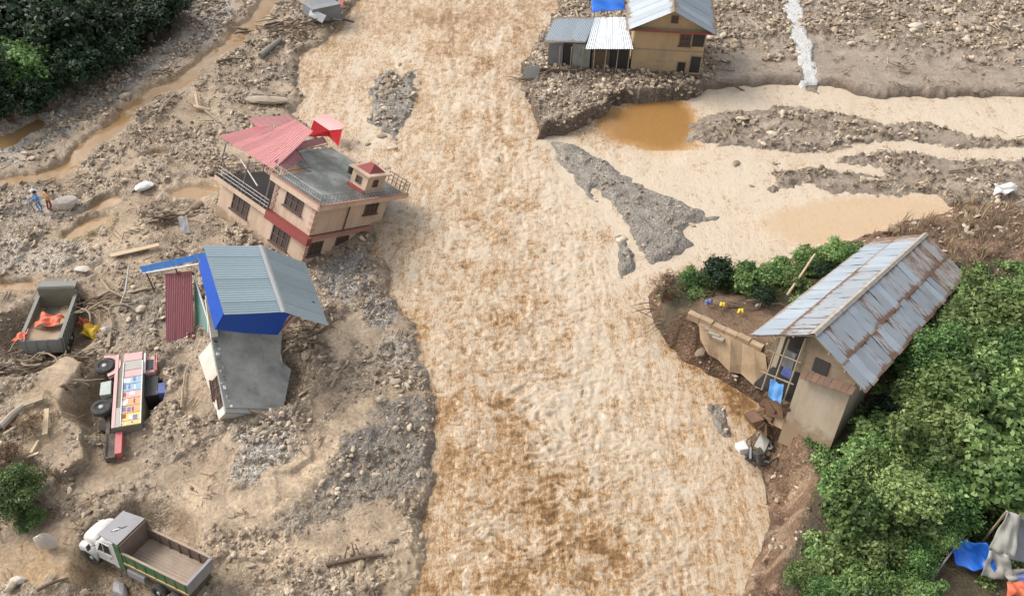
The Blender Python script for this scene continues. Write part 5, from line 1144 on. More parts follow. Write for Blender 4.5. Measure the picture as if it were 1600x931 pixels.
# flank of the body: long side facing the sky, in painted panels
x0, x1 = -.55, 1.0
b = MB(); b.box((x0, -2.6, 0), (x1, 3.0, ZT - .02)); b.build('body', M['drab'], PT)
ys = [3.0, 2.35, 1.6, 1.05, .5, -.05, -.6, -1.15, -1.7, -2.25, -2.6]
cs = ['truck_pink', 'tarp_pale', 'truck_pink', 'truck_sky', 'truck_sky', 'truck_pink', 'truck_orange', 'truck_orange', 'truck_yellow', 'truck_yellow']
for k in range(10):
    b = MB(); b.box((x0 + .45, ys[k + 1] + .02, ZT - .02), (x1 - .05, ys[k] - .02, ZT + .03)); pn = b.build('side_panel', M[cs[k]], PT)
    if 2 < k:
        for xx in (x0 + .52, x0 + .7 + .1 * (k % 3), x0 + 1.12 - .08 * (k % 2)):
            b = MB(); e_ = random.uniform(.04, .2); b.box((xx, ys[k + 1] + e_, ZT + .03), (xx + random.uniform(.06, .22), ys[k] - .25 + e_, ZT + .045), jit=.012); b.build('painted_mark', M[('cloth_white', 'truck_blue', 'maroon')[(k + int(xx * 4)) % 3]], pn)
b = MB(); b.box((x0, -2.6, ZT - .02), (x0 + .18, 3.0, ZT + .05)); b.build('lower_sill', M['truck_pink'], PT)
b = MB(); b.box((x0 + .2, -2.6, ZT - .02), (x0 + .42, -1.2, ZT + .04)); b.build('sill_panel', M['tarp_pale'], PT)
for xx in (x0 + .45, x1 - .04): b = MB(); b.box((xx, -2.6, ZT + .03), (xx + .05, 2.2, ZT + .09)); b.build('side_rail', M['cloth_white'], PT)
# cab end towards the top of the view: roof rack and windows
b = MB(); b.box((x1, 1.5, .05), (x1 + .62, 2.8, ZT - .35), jit=.05); cb = b.build('cab', M['truck_pink'], PT, bevel=.08)
b = MB(); b.box((x1 + .12, 1.7, ZT - .4), (x1 + .5, 2.5, ZT - .3)); b.build('cab_window', M['glass'], cb)
b = MB(); b.box((x1, 1.3, ZT - .18), (x1 + .12, 2.9, ZT - .05)); b.build('door_frame', M['cloth_white'], cb)
for k in range(3): b = MB(); b.tube([(x1 + .62, 1.5 + k * .5, .3), (x1 + .75, 1.6 + k * .5, ZT - .1)], .04, 5); b.build('rack_bar', M['truck_red'], cb)
b = MB(); b.tube([(x1 + .72, 1.4, ZT - .12), (x1 + .76, 2.8, ZT - .1)], .045, 5); b.build('rack_rail', M['truck_red'], cb)
b = MB(); b.box((x1 + .02, -.2, .05), (x1 + .75, 1.3, ZT - .5)); b.build('load_cover', M['dark'], PT)
b = MB(); b.box((x1 + .72, -.15, .1), (x1 + 1.15, .75, ZT - .55), jit=.08); b.build('blue_bundle', M['truck_blue'], PT)
b = MB(); b.box((x0 - .35, -4.3, .1), (x0 + .15, -2.65, 1.5)); b.build('rear_frame', M['chassis'], PT)
b = MB(); b.box((x0 + .15, -4.15, .2), (x0 + .5, -2.65, 1.58)); b.build('rear_panel', M['truck_red'], PT)
b = MB(); b.box((x0 + .5, -4.0, .1), (x1 - .1, -2.65, 1.1), jit=.06); b.build('mud_caked_bed', M['drab'], PT)

# --- crumpled wreck at the top edge and by the bluff
p = hz(508, 30); WK = frame('sheet_metal_wreck', 'crumpled dark grey wreck with a torn white panel atop the left bank', 'wreck', p, (0, 8, 25))
b = MB(); b.box((-1.6, -.6, 0), (1.4, 1.6, 1.4), jit=.3); b.build('crushed_body', M['tarp_grey'], WK)
b = MB(); b.slab([(-1.9, -.9, .9), (-.7, -1.5, .3), (-.2, -1.2, .9), (-1.5, -.3, 1.35)], .06); b.build('white_panel', M['cloth_white'], WK)
b = MB(); b.slab([(1.0, -.8, .2), (1.9, .4, .9), (2.9, 2.4, 1.5), (2.2, 2.4, 1.2), (1.0, .4, .4)], .1); b.build('rusty_panel', M['maroon'], WK)
b = MB(); b.slab([(-1.3, -.3, 1.3), (1.2, -.4, 1.5), (1.2, 1.4, 1.7), (-1.2, 1.5, 1.5)], .08); b.build('roof_panel', M['tarp_grey'], WK)
b = MB(); b.tube([(.2, -1.0, .5), (.9, -1.3, .4), (1.7, -1.1, .3), (2.6, -1.5, .15)], .1, 6); b.build('bent_bar', M['chassis'], WK)
b = MB(); b.tube([(.4, -.9, .4), (.6, -1.5, .6), (1.2, -1.6, .5), (1.5, -1.0, .3)], .07, 6); b.build('bent_bar', M['rail'], WK)
p = hz(1182, 712, .6); W2 = frame('mangled_motorbike', 'mangled grey and white wreckage at the foot of the mud bank below the blue cloth', 'wreck', p, (0, 0, 20))
b = MB(); b.box((-.9, .3, .1), (-.3, .9, .55), jit=.1); b.build('white_panel', M['cloth_white'], W2, bevel=.05)
b = MB(); b.slab([(0, .4, .4), (.7, .9, .8), (.9, .3, .6), (.3, -.2, .4)], .08); b.build('grey_panel', M['tarp_pale'], W2)
for k in range(7):
    a = random.random() * 6.3; b = MB(); q = np.array([random.uniform(-.7, .7), random.uniform(-.6, .5), .2]); b.tube([q, q + [math.cos(a) * .5, math.sin(a) * .5, .4], q + [math.cos(a + 1) * .8, math.sin(a + 1) * .8, random.uniform(0, .3)]], .07, 6); b.build('bent_tube', M[('chassis', 'rail', 'tarp_grey')[k % 3]], W2)
MB().lathe((-.1, -.5, .3), (.3, -.4, .8), [(0, .33), (.05, .4), (.14, .4), (.18, .33)], 14).build('wheel', M['tyre'], W2); MB().lathe((-.45, -.1, .3), (-.5, -.3, .6), [(0, .25), (.05, .32), (.12, .32), (.15, .25)], 14).build('wheel', M['tyre'], W2)
b = MB(); b.box((-.35, -.35, .15), (.2, .1, .6), jit=.08); b.build('engine_block', M['chassis'], W2)

# ------------------------------------------------------------------ vegetation
def crown_mesh(name, seed, n, blobs, size, mat, flat=.75, long=1.7):
    """leaf clusters spread over overlapping lumps, each leaf a bent pair of faces; pale ones on top and at the tips"""
    rg = np.random.default_rng(seed); B = np.array([[*b_] for b_ in blobs]); w = B[:, 3] ** 2; pick = rg.choice(len(B), n, p=w / w.sum())
    d = rg.normal(size=(n, 3)); d[:, 2] = np.abs(d[:, 2]) * 1.1 - .35; d /= np.linalg.norm(d, axis=1)[:, None]
    lump = 1 + .35 * np.sin(d[:, 0] * 7 + pick) * np.sin(d[:, 1] * 6 + 2 * pick) + .2 * np.sin(d[:, 2] * 13 + pick)
    r = B[pick, 3] * (.45 + .62 * rg.random(n) ** .45) * lump
    c = B[pick, :3] + d * r[:, None] * (1, 1, flat)
    nrm = d + rg.normal(size=(n, 3)) * .75; nrm[:, 2] += .5; nrm /= np.linalg.norm(nrm, axis=1)[:, None]
    t = rg.normal(size=(n, 3)); t -= (t * nrm).sum(1)[:, None] * nrm; t /= np.linalg.norm(t, axis=1)[:, None]; s_ = np.cross(nrm, t)
    L = size * rg.uniform(.6, 1.35, n)[:, None]; Wd = L / long
    v = np.stack([c - t * L * .5, c + s_ * Wd * .5 + nrm * L * .08, c + t * L * .5 - Z_ * L * .12, c - s_ * Wd * .5 + nrm * L * .08], 1).reshape(-1, 3)
    me = bpy.data.meshes.new(name); me.vertices.add(4 * n); me.vertices.foreach_set('co', v.ravel().astype(np.float32))
    me.loops.add(4 * n); me.loops.foreach_set('vertex_index', np.arange(4 * n, dtype=np.int32)); me.polygons.add(n)
    me.polygons.foreach_set('loop_start', np.arange(0, 4 * n, 4, dtype=np.int32)); me.polygons.foreach_set('loop_total', np.full(n, 4, np.int32)); me.update(calc_edges=True)
    val = np.clip(rg.normal(.30, .22, n) + .34 * (c[:, 2] - c[:, 2].min()) / np.ptp(c[:, 2]) * 0 + rg.normal(.15, .16, len(B))[pick] + .12 * np.sin(c[:, 0] * 2.1 + c[:, 1] * 1.7), 0, 1); attr(me, 'leafv', np.repeat(val, 4))
    me.materials.append(mat); return me
def blobs(seed, n, R_, zr=.5):
    rg = np.random.default_rng(seed); o = [(0, 0, .1, R_ * .75)]
    for k in range(n): a = rg.uniform(0, 6.3); q = rg.uniform(.25, .85) * R_; o.append((math.cos(a) * q, math.sin(a) * q, rg.uniform(-.2, zr) * R_, R_ * rg.uniform(.18, .42)))
    return o
def stem_mesh(name, seed, R_, H_, mat, k=6):
    rg = np.random.default_rng(seed); b = MB(); b.tube([(0, 0, -.3), (.06, .03, H_ * .5), (.02, -.05, H_)], [.16, .11, .06], 7)
    for i in range(k):
        a = rg.uniform(0, 6.3); q = R_ * rg.uniform(.45, .8); b.tube([(0, 0, H_ * .4), (math.cos(a) * q * .5, math.sin(a) * q * .5, H_ * .8), (math.cos(a) * q, math.sin(a) * q, H_ * 1.05)], [.07, .045, .015], 5)
    me = bpy.data.meshes.new(name); me.from_pydata(b.v, [], b.f); me.materials.append(mat); return me
CR = {'bright': [crown_mesh('crown', 60 + k, 9500 - 1800 * k, blobs(60 + k, 13, 1.0, .75), .09 + .032 * k, M[('leaf_bright', 'leaf_bright', 'leaf_olive')[k]]) for k in range(3)],
      'mid': [crown_mesh('crown', 70 + k, 9000 - 1800 * k, blobs(70 + k, 14, 1.0, .75), .09 + .032 * k, M[('leaf_mid', 'leaf_olive', 'leaf_mid')[k]]) for k in range(3)],
      'dark': [crown_mesh('crown', 80 + k, 5000, blobs(80 + k, 10, 1.0), .13, M['leaf_dark'], .9) for k in range(2)],
      'dry': [crown_mesh('crown', 90 + k, 2200, blobs(90 + k, 7, 1.0), .12, M['leaf_dry'], .7, 3.2) for k in range(2)]}
STM = [stem_mesh('trunk', 95 + k, .75, .8, M['bark']) for k in range(2)]
def plant(px, py, r, kind, label, group=None, name='shrub', zc=None, h=None, cat='shrub'):
    """px,py: where the middle of the crown shows"""
    h = h or random.uniform(.3, 1.15); z = 2.0
    for _ in range(4):
        q = at(px, py, z); g = ground_z(q[0], q[1]); z = g + r * h
    q = at(px, py, z); g = ground_z(q[0], q[1])
    fr_ = frame(name, label, cat, (q[0], q[1], g), (0, 0, random.uniform(0, 360)), 1, group)
    me = random.choice(CR[kind]); o = bpy.data.objects.new('crown', me); COL.objects.link(o); o.parent = fr_; o.location = (0, 0, r * h); o.scale = (r, r * random.uniform(.85, 1.1), r * random.uniform(.75, 1.0))
    o = bpy.data.objects.new('trunk', random.choice(STM)); COL.objects.link(o); o.parent = fr_; o.scale = (r * .9, r * .9, r * h * 1.1)
    return fr_
gT = 'shrubs of the dense green thicket on the right slope'; lT = 'leafy green shrub in the dense thicket on the right slope'
for px, py, r, kd, lb in (
 (1478, 575, 2.3, 'mid', 'dark green shrub pressed against the right eave of the rusty tin roof'), (1540, 500, 2.4, 'mid', None), (1590, 470, 2.0, 'mid', 'green shrub at the right photo edge, highest one beside the dry bank'), (1500, 620, 2.2, 'mid', None),
 (1560, 570, 2.5, 'mid', None), (1440, 620, 1.9, 'mid', None), (1420, 560, 1.3, 'mid', None), (1610, 560, 2.4, 'mid', None), (1400, 690, 1.7, 'bright', None), (1450, 690, 2.1, 'bright', None), (1520, 680, 2.3, 'bright', None), (1590, 660, 2.3, 'bright', None),
 (1365, 720, 1.5, 'bright', 'bright green shrub just below the base of the long mud wall'), (1320, 765, 1.3, 'mid', 'shrub at the cliff edge level with the mangled wreckage'), (1400, 760, 2.1, 'bright', None), (1470, 750, 2.2, 'bright', None), (1550, 740, 2.2, 'bright', None), (1615, 740, 2.0, 'bright', None),
 (1340, 800, 1.8, 'mid', None), (1325, 835, 1.2, 'mid', None), (1420, 810, 1.9, 'mid', None), (1490, 800, 1.6, 'mid', None), (1560, 775, 1.3, 'bright', 'pale green shrub just above the grey tarpaulin'), (1315, 885, 1.3, 'bright', None), (1370, 860, 1.5, 'mid', None), (1255, 905, .9, 'mid', 'shrub nearest the river at the bottom edge of the slope'),
 (1420, 870, 1.3, 'mid', None), (1440, 925, 1.0, 'mid', None), (1340, 930, 1.3, 'mid', None), (1220, 945, 1.0, 'dry', 'dry grassy tuft at the bottom of the eroded bank'), (1460, 845, .9, 'bright', None), (1290, 945, 1.2, 'mid', None), (1600, 800, 1.2, 'mid', None), (1400, 945, 1.1, 'bright', None), (1345, 690, .8, 'mid', None), (1500, 540, 1.6, 'mid', None), (1640, 620, 2.2, 'bright', None), (1560, 620, 1.8, 'bright', None), (1505, 725, 1.5, 'bright', None), (1385, 650, 1.2, 'dark', 'dark shaded shrub tucked under the right wall of the long house')):
    plant(px, py, r, kd, lb or lT, None if lb else gT)
for px, py, r, kd, lb in ((1040, 452, 1.15, 'dry', 'scraggly brown-leaved shrub overhanging the river tip of the bluff'), (1125, 432, 1.25, 'dark', 'darkest bushy shrub near the river tip, above the blue and yellow litter'), (1085, 442, 1.1, 'mid', 'green shrub between the scraggly brown shrub and the darkest bush'),
 (1170, 440, 1.2, 'mid', 'rounded green shrub right of the darkest bush on the bluff hedge'), (1215, 428, 1.1, 'bright', 'light green shrub midway along the bluff hedge'), (1262, 412, 1.1, 'mid', 'green shrub behind the bare leaning pole'), (1305, 398, .95, 'bright', 'green shrub touching the upper left eave of the rusty roof'), (1195, 462, .8, 'dark', 'low dark shrub at the back of the muddy yard'), (1240, 442, .8, 'mid', 'low shrub beside the foot of the leaning pole'), (1285, 425, .7, 'dark', 'small dark shrub against the roof edge')):
    plant(px, py, r * 1.1, kd, lb)
gN = 'dark trees of the wooded corner at the top left'; lN = 'shade-dark tree in the shaded wood at the top left corner'
for px, py, r, kd, lb in ((30, 110, 3.0, 'mid', 'lighter green tree at the left edge of the dark wood'), (90, 60, 4.0, 'dark', None), (160, 45, 3.6, 'dark', None), (225, 35, 2.6, 'dark', 'small dark tree at the right end of the top left wood'), (10, 40, 4.5, 'dark', None), (120, 115, 2.8, 'dark', None), (60, 150, 2.2, 'dark', None), (180, 85, 2.2, 'dark', 'dark tree leaning out over the pale gravel strip'), (5, 165, 2.2, 'dark', None), (-40, 120, 4.0, 'dark', None), (260, 12, 2.2, 'dark', None), (60, 5, 4.0, 'dark', None), (150, -5, 4.0, 'dark', None), (230, -20, 3.0, 'dark', None)):
    plant(px, py, r, kd, lb or lN, None if lb else gN, 'tree', cat='tree', h=.7)
plant(22, 775, 1.5, 'mid', 'green bush at the left photo edge above the pale standing rock', cat='bush', name='bush'); plant(10, 715, .9, 'dry', 'brownish low bush just above the left edge green bush', cat='bush', name='bush'); plant(45, 815, .8, 'mid', 'small green bush beside the rubble above the standing rock', cat='bush', name='bush')
plant(45, 660, .7, 'dry', 'straggly weed beside the fallen concrete posts', cat='weed', name='weed')
# leafy ground cover under the thicket
tuft = crown_mesh('tuft', 33, 160, [(0, 0, .1, .5), (.3, .2, .1, .3), (-.3, .1, .1, .3)], .17, M['leaf_mid'], .7)
tuftb = crown_mesh('tuft', 34, 160, [(0, 0, .1, .5), (.3, -.2, .1, .35)], .18, M['leaf_bright'], .7)
tuftd = crown_mesh('tuft', 35, 90, [(0, 0, .1, .45)], .2, M['leaf_dry'], .6, 4)
def dens_cover(x, y, h, r, d):
    hedge = pline(x, y, W([(1020, 462), (1100, 445), (1180, 446), (1260, 420), (1335, 392)], 1.8)) < 1.5
    inb = d['df'] > 2.0; yard = ell(x, y, 1170, 490, 4.2, 2.9, -.3, 3) > 1.05; clear = ell(x, y, 1500, 905, 3.0, 1.3, 0, 3.6) > 1
    dry = (x > 25) & (y > 42.5)
    return np.where(hedge & (d['df'] > .4), .9, 1) * (inb | (hedge & (d['df'] > .4))) * (h > .9) * (yard | hedge) * np.where(clear, .8, .12) * (~dry)
Xs, Ys, Hs, rg = scatter(60000, 31, None, dens_cover); n = Xs.size; s = rg.uniform(.5, 1.2, n)
gn_scatter('ground_cover', [tuft, tuftb, tuft, tuftd], np.stack([Xs, Ys, Hs], 1), rg.uniform(0, 6.3, (n, 3)) * (.05, .05, 1), np.stack([s, s, s * .8], 1))
Xs, Ys, Hs, rg = scatter(9000, 32, None, lambda x, y, h, r, d: (1 - sstep(.8, 1.0, ell(x, y, 60, 70, 17, 12, .75))) * .8); n = Xs.size; s = rg.uniform(.6, 1.8, n)
tn = crown_mesh('tuft', 36, 120, [(0, 0, .1, .5), (.3, .2, .1, .3)], .2, M['leaf_dark'], .7)
gn_scatter('undergrowth', [tn], np.stack([Xs, Ys, Hs], 1), rg.uniform(0, 6.3, (n, 3)) * (.05, .05, 1), np.stack([s, s, s * .8], 1))
# dry upright stalks on the cut bank above the far end of the roof
def stalk_mesh(seed):
    rg = np.random.default_rng(seed); b = MB()
    for k in range(7):
        x, y = rg.uniform(-.3, .3, 2); h = rg.uniform(.5, 1.3); a, c = rg.uniform(-.3, .3, 2); b.tube([(x, y, -.1), (x + a * .4, y + c * .4, h * .6), (x + a, y + c, h)], [.035, .025, .01], 3, cap=False)
    me = bpy.data.meshes.new('stalk'); me.from_pydata(b.v, [], b.f); me.materials.append(M['stalk']); return me
M['stalk'] = dirty('stalk', (.36, .27, .17), (.2, .13, .08), .4, 2, .9, var=.3)
def dens_dry(x, y, h, r, d):
    return (d['df'] > .2) * (x > 24) * sstep(24, 27, x) * sstep(41.5, 43.5, y) * sstep(58, 54, y) * .8
Xs, Ys, Hs, rg = scatter(22000, 37, None, dens_dry); n = Xs.size; s = rg.uniform(.5, 1.2, n)
gn_scatter('dry_stalks', [stalk_mesh(1), stalk_mesh(2)], np.stack([Xs, Ys, Hs], 1), rg.uniform(0, 6.3, (n, 3)) * (.05, .05, 1), np.stack([s, s, s], 1))

# ------------------------------------------------------------------ timber, roots, rocks, cloths and people
def log(name, label, cat, px0, py0, px1, py1, r, mat='wood', lift=.12, bend=.1, group=None, twigs=0, lift1=None):
    a, c = hz(px0, py0) + Z_ * lift, hz(px1, py1) + Z_ * (lift if lift1 is None else lift1); m = (a + c) / 2 + Z_ * bend * .3 + np.array([random.uniform(-1, 1), random.uniform(-1, 1), 0]) * bend
    b = MB(); b.tube([np.zeros(3), m - a, c - a], [r, r * .9, r * .7], 8)
    o = b.build(name, M[mat], None, False); o.location = tuple(a); tag(o, label, cat, group)
    for k in range(twigs):
        t_ = .3 + .6 * k / max(1, twigs); s0 = (c - a) * t_; b = MB(); b.tube([s0, s0 + np.array([random.uniform(-1, 1), random.uniform(-1, 1), random.uniform(.1, .5)]) * np.linalg.norm(c - a) * .3], [r * .5, r * .2], 5); b.build('branch', M[mat], o)
    return o
def plank(label, px0, py0, px1, py1, w, mat='pale_wood', lift=.2, name='plank', cat='plank', th=.08, group=None):
    a, c = hz(px0, py0) + Z_ * lift, hz(px1, py1) + Z_ * lift; d = c - a; s_ = np.cross(d, Z_); s_ = s_ / np.linalg.norm(s_) * w / 2; b = MB(); b.slab([s_ * 1.0, -s_, d - s_, d + s_ * .9][::-1], th); return bo(b, name, label, cat, a, M[mat])
plank('long pale plank lying above the blue tin awning', 174, 404, 250, 387, .38, lift=.3)
plank('short plank under the long pale plank left of the awning', 190, 462, 232, 452, .25, 'wood')
plank('dull plank stuck in mud right of the yellow sack', 170, 545, 176, 500, .2, 'wood')
plank('splintered board by the roots, uppermost', 28, 640, 70, 625, .4, 'wood', .3)
log('concrete_post', 'pale round fallen post at the left edge below the root heap', 'post', 6, 672, 40, 640, .22, 'concrete', .35)
log('concrete_post', 'thin fallen post lying parallel below the pale round post', 'post', 10, 682, 60, 648, .09, 'pale_wood', .25)
plank('upright splintered plank in brown mud below the root heap', 73, 683, 76, 643, .28, 'pale_wood', .3)
plank('thin curved strip of wood on the pebbles near the left edge', 50, 710, 62, 690, .15, 'pale_wood', .2)
plank('pale strip of wood lowest of the scraps near the left edge', 28, 722, 62, 710, .15, 'pale_wood', .2)
log('driftwood', 'forked bleached driftwood on stones above the tilted house, longest arm', 'driftwood', 305, 172, 330, 178, .16, 'pale_wood', .35, .3, twigs=3)
log('driftwood', 'short bleached stick crossing the forked driftwood', 'driftwood', 308, 152, 312, 176, .13, 'pale_wood', .4, .1)
log('dead_branch', 'forked dead branch on the gravel right of the grey slab roof', 'branch', 478, 614, 530, 592, .12, 'wood', .2, .2, twigs=2)
log('dead_branch', 'short upright dead branch beside the forked one on the gravel', 'branch', 518, 608, 540, 574, .09, 'wood', .2, .2, twigs=1)
log('dark_branch', 'dark twiggy branch lying on tan mud near the lower gravel bank', 'branch', 510, 884, 600, 868, .12, 'dark_wood', .15, .3, twigs=6)
log('bare_pole', 'bare bamboo pole leaning among shrubs beside the rusty roof', 'pole', 1228, 466, 1264, 424, .09, 'pale_wood', .25, .05, lift1=1.6)
log('thin_pole', 'thin grey pole slanting down from the blue tarpaulin', 'pole', 1442, 922, 1482, 868, .06, 'rail', .1, .0, lift1=1.2)
log('cliff_root', 'root sticking out of the mud bank below the mangled wreckage', 'root', 1196, 790, 1188, 745, .07, 'wood', .2, .2)
log('fallen_trunk', 'thick drab trunk on the left bank near the top wreck', 'log', 408, 92, 440, 66, .28, 'drab_grey', .3, .1)
log('bent_pipe', 'bent white pipe hanging down from the end of the blue awning', 'pipe', 185, 492, 212, 440, .08, 'tarp_pale', .2, .5, lift1=1.4)
for x0, y0, x1, y1, lb in ((300, 165, 345, 195, 'brown driftwood stick under the forked bleached driftwood'), (250, 180, 275, 150, 'brown stick lying left of the forked bleached driftwood'), (340, 100, 380, 95, 'stick on the left bank below the long brown stream'),
  (150, 470, 180, 455, 'stick in the tangle just right of the muddy truck headboard'), (160, 440, 200, 470, 'stick crossing the bent white pipe'), (395, 150, 450, 155, 'driftwood on top of the wide flat boulder'), (1120, 132, 1165, 147, 'dark branch reaching into the side channel right of the gable house'),
  (900, 20, 905, 50, 'stick lying behind the grey roof of the lean-to'), (1480, 270, 1530, 262, 'driftwood stick on the far flats, left of the pale plastic sheet'), (1540, 200, 1575, 215, 'driftwood stick at the upper edge of the middle mud bar'), (1290, 240, 1330, 232, 'driftwood stick in the middle of the mud bar between channels'),
  (240, 345, 290, 340, 'stick touching the white hanging cloth'), (270, 330, 250, 350, 'short stick at the left of the small root tangle'), (380, 640, 420, 655, 'stick just below the low edge of the grey slab roof'), (285, 640, 292, 580, 'upright stick between the painted truck and the white wall'),
  (140, 575, 165, 560, 'stick between the root heap and the painted truck'), (60, 925, 110, 905, 'stick at the bottom left corner near the flat rock'), (1230, 700, 1290, 705, 'stick lying at the foot of the long house gable wall')):
    log('driftwood', lb, 'driftwood', x0, y0, x1, y1, random.uniform(.06, .13), random.choice(['wood', 'dark_wood', 'wood']), .2, .3, 'loose driftwood sticks', twigs=random.randint(0, 2))
# tangled root heap on the left edge
def tangle(name, label, px, py, n, Rx, Ry, seed, rmin=.03, rmax=.09, mats=('dark_wood', 'wood', 'bark')):
    rg = np.random.default_rng(seed); c = hz(px, py); fr_ = frame(name, label, 'root heap', c)
    for k in range(n):
        a = rg.uniform(-.5, .5) + (math.pi if rg.random() < .5 else 0) + .2; p = np.array([rg.uniform(-Rx, Rx), rg.uniform(-Ry, Ry), rg.uniform(.0, .6)]); L = rg.uniform(.8, 2.6); pts = [p]
        for j in range(4): a += rg.uniform(-.5, .5); p = p + np.array([math.cos(a), math.sin(a), rg.uniform(-.25, .25)]) * L / 4; p[2] = max(p[2], .02); pts.append(p)
        r_ = rg.uniform(rmin, rmax); b = MB(); b.tube(pts, [r_, r_ * .9, r_ * .8, r_ * .6, r_ * .3], 5); b.build('root', M[mats[k % 3]], fr_)
    return fr_
tangle('root_heap', 'big tangle of brown roots and branches at the left edge below the muddy truck', 55, 585, 110, 3.2, 1.5, 41)
tangle('root_heap', 'small tangle of roots above the long pale plank', 268, 345, 22, 1.4, .7, 42)
tangle('root_heap', 'dark twigs tangled beside the right posts of the blue shed', 480, 530, 26, .9, .7, 43, .03, .07)
tangle('root_heap', 'bare roots dangling from the river tip of the bluff', 1045, 495, 26, .8, .8, 44, .02, .05)
tangle('root_heap', 'broken sticks heaped left of the lean-to platform', 822, 128, 18, .9, .8, 45, .03, .06)
tangle('root_heap', 'tangle of debris between the muddy truck and the fallen pipe', 165, 478, 26, 1.2, .9, 46)
tangle('root_heap', 'sticks and mud strewn at the top of the left bank beside the wreck', 440, 45, 34, 3.2, 1.2, 47, .04, .11)
def rock(label, px, py, sx, sy, sz, mat='pale_stone', rot=(0, 0, 0), seed=0, name='boulder', lift=.3):
    me = ROCKS[seed % 4].copy(); me.materials.clear(); me.materials.append(M[mat]); p = hz(px, py); o = bpy.data.objects.new(name, me); COL.objects.link(o)
    o.location = (p[0], p[1], p[2] + sz * lift); o.scale = (sx, sy, sz); o.rotation_euler = [R(a) for a in rot]; return tag(o, label, 'rock')
rock('large pale boulder beside the standing people', 107, 325, 1.7, 1.5, 1.7, 'pale_stone', (0, 0, 20), 1)
rock('pinkish white boulder on silt left of the tilted house', 228, 295, 1.4, 1.1, 1.0, 'cloth_white', (0, 0, 40), 2)
rock('pale pointed rock standing upright above the green truck', 82, 855, 1.0, .6, 2.2, 'pale_stone', (0, 0, 10), 3)
rock('flat pale rock under the boulder and people', 30, 908, .7, .5, .5, 'pale_stone', (0, 0, 0), 0); rock('small pinkish rock at the bottom left, next to a flat one', 20, 915, .8, .6, .5, 'mudwall', (0, 0, 70), 1)
rock('pale flat rock on the pebbles above the muddy truck', 130, 422, 1.0, .7, .4, 'pale_stone', (0, 0, 0), 2); rock('white stone on the gravel between the yellow sack and painted truck', 170, 520, .7, .6, .9, 'pale_stone', (10, 0, 0), 3)
rock('wide flat boulder at the left bank edge above the tilted house', 420, 160, 3.6, 1.6, .9, 'mudwall', (0, 6, 5), 1)
rock('grey concrete lump below the green truck cab', 190, 925, 1.2, .7, .6, 'canopy_grey', (0, 0, -50), 0, 'concrete_lump'); rock('pale rock at the top edge of the far right flats', 1432, 45, 1.6, 1.1, .9, 'pale_stone', (0, 0, 0), 0)
rock('boulder capped with mud behind the far end of the rusty roof', 1390, 362, 1.5, 1.0, .8, 'mudwall2', (0, 0, 10), 2); rock('brown clod standing on the bank behind the bluff hedge', 1258, 398, .5, .5, 1.7, 'earth', (0, 0, 0), 3, 'mud_clod')
rock('dark mud clod lying at the water edge behind the hedge', 1196, 428, .9, .7, .6, 'earth', (0, 0, 0), 1, 'mud_clod')
p = hz(292, 362); cloth('white_sheet', 'white rectangular cloth hanging on debris right of the small root tangle', 'cloth', p + [-.25, 0, 1.4], (.62, .1, 0), (.02, -.45, -1.2), M['cloth_white'], 5, 7, .05, 0, 12)
p = hz(1562, 308, 1); cloth('white_rag', 'pale crumpled plastic sheet on the far right flats', 'cloth', p + [-.8, -.3, .5], (1.9, .2, .1), (.3, .9, .2), M['cloth_white'], 8, 8, .16, -.1, 13, edge=.15)
p = hz(1106, 478, 3); cloth('blue_bag', 'small dark blue plastic bag under the darkest bush', 'bag', p + [-.3, -.2, .35], (.5, 0, 0), (.1, .35, .1), M['truck_blue'], 6, 6, .07, -.15, 14)
for k, (px, py, lb) in enumerate(((1128, 482, 'yellow plastic bag in the litter right of the blue bag'), (1156, 492, 'single yellow bag lying nearest the yard middle'))):
    p = hz(px, py, 3); cloth('yellow_bag', lb, 'bag', p + [-.25, -.1, .3], (.38, 0, 0), (.1, .28, .1), M['yellow_cloth'], 6, 6, .06, -.1, 15 + k)
p = hz(1185, 482, 3); cloth('white_bag', 'pale plastic scrap at the right end of the yard litter', 'bag', p + [-.3, -.1, .2], (.4, .1, 0), (.1, .25, .05), M['tarp_pale'], 6, 6, .05, -.1, 18)
tangle('root_heap', 'dark strewn litter and twigs along the back of the muddy yard', 1150, 478, 24, 2.0, .35, 48, .02, .05)
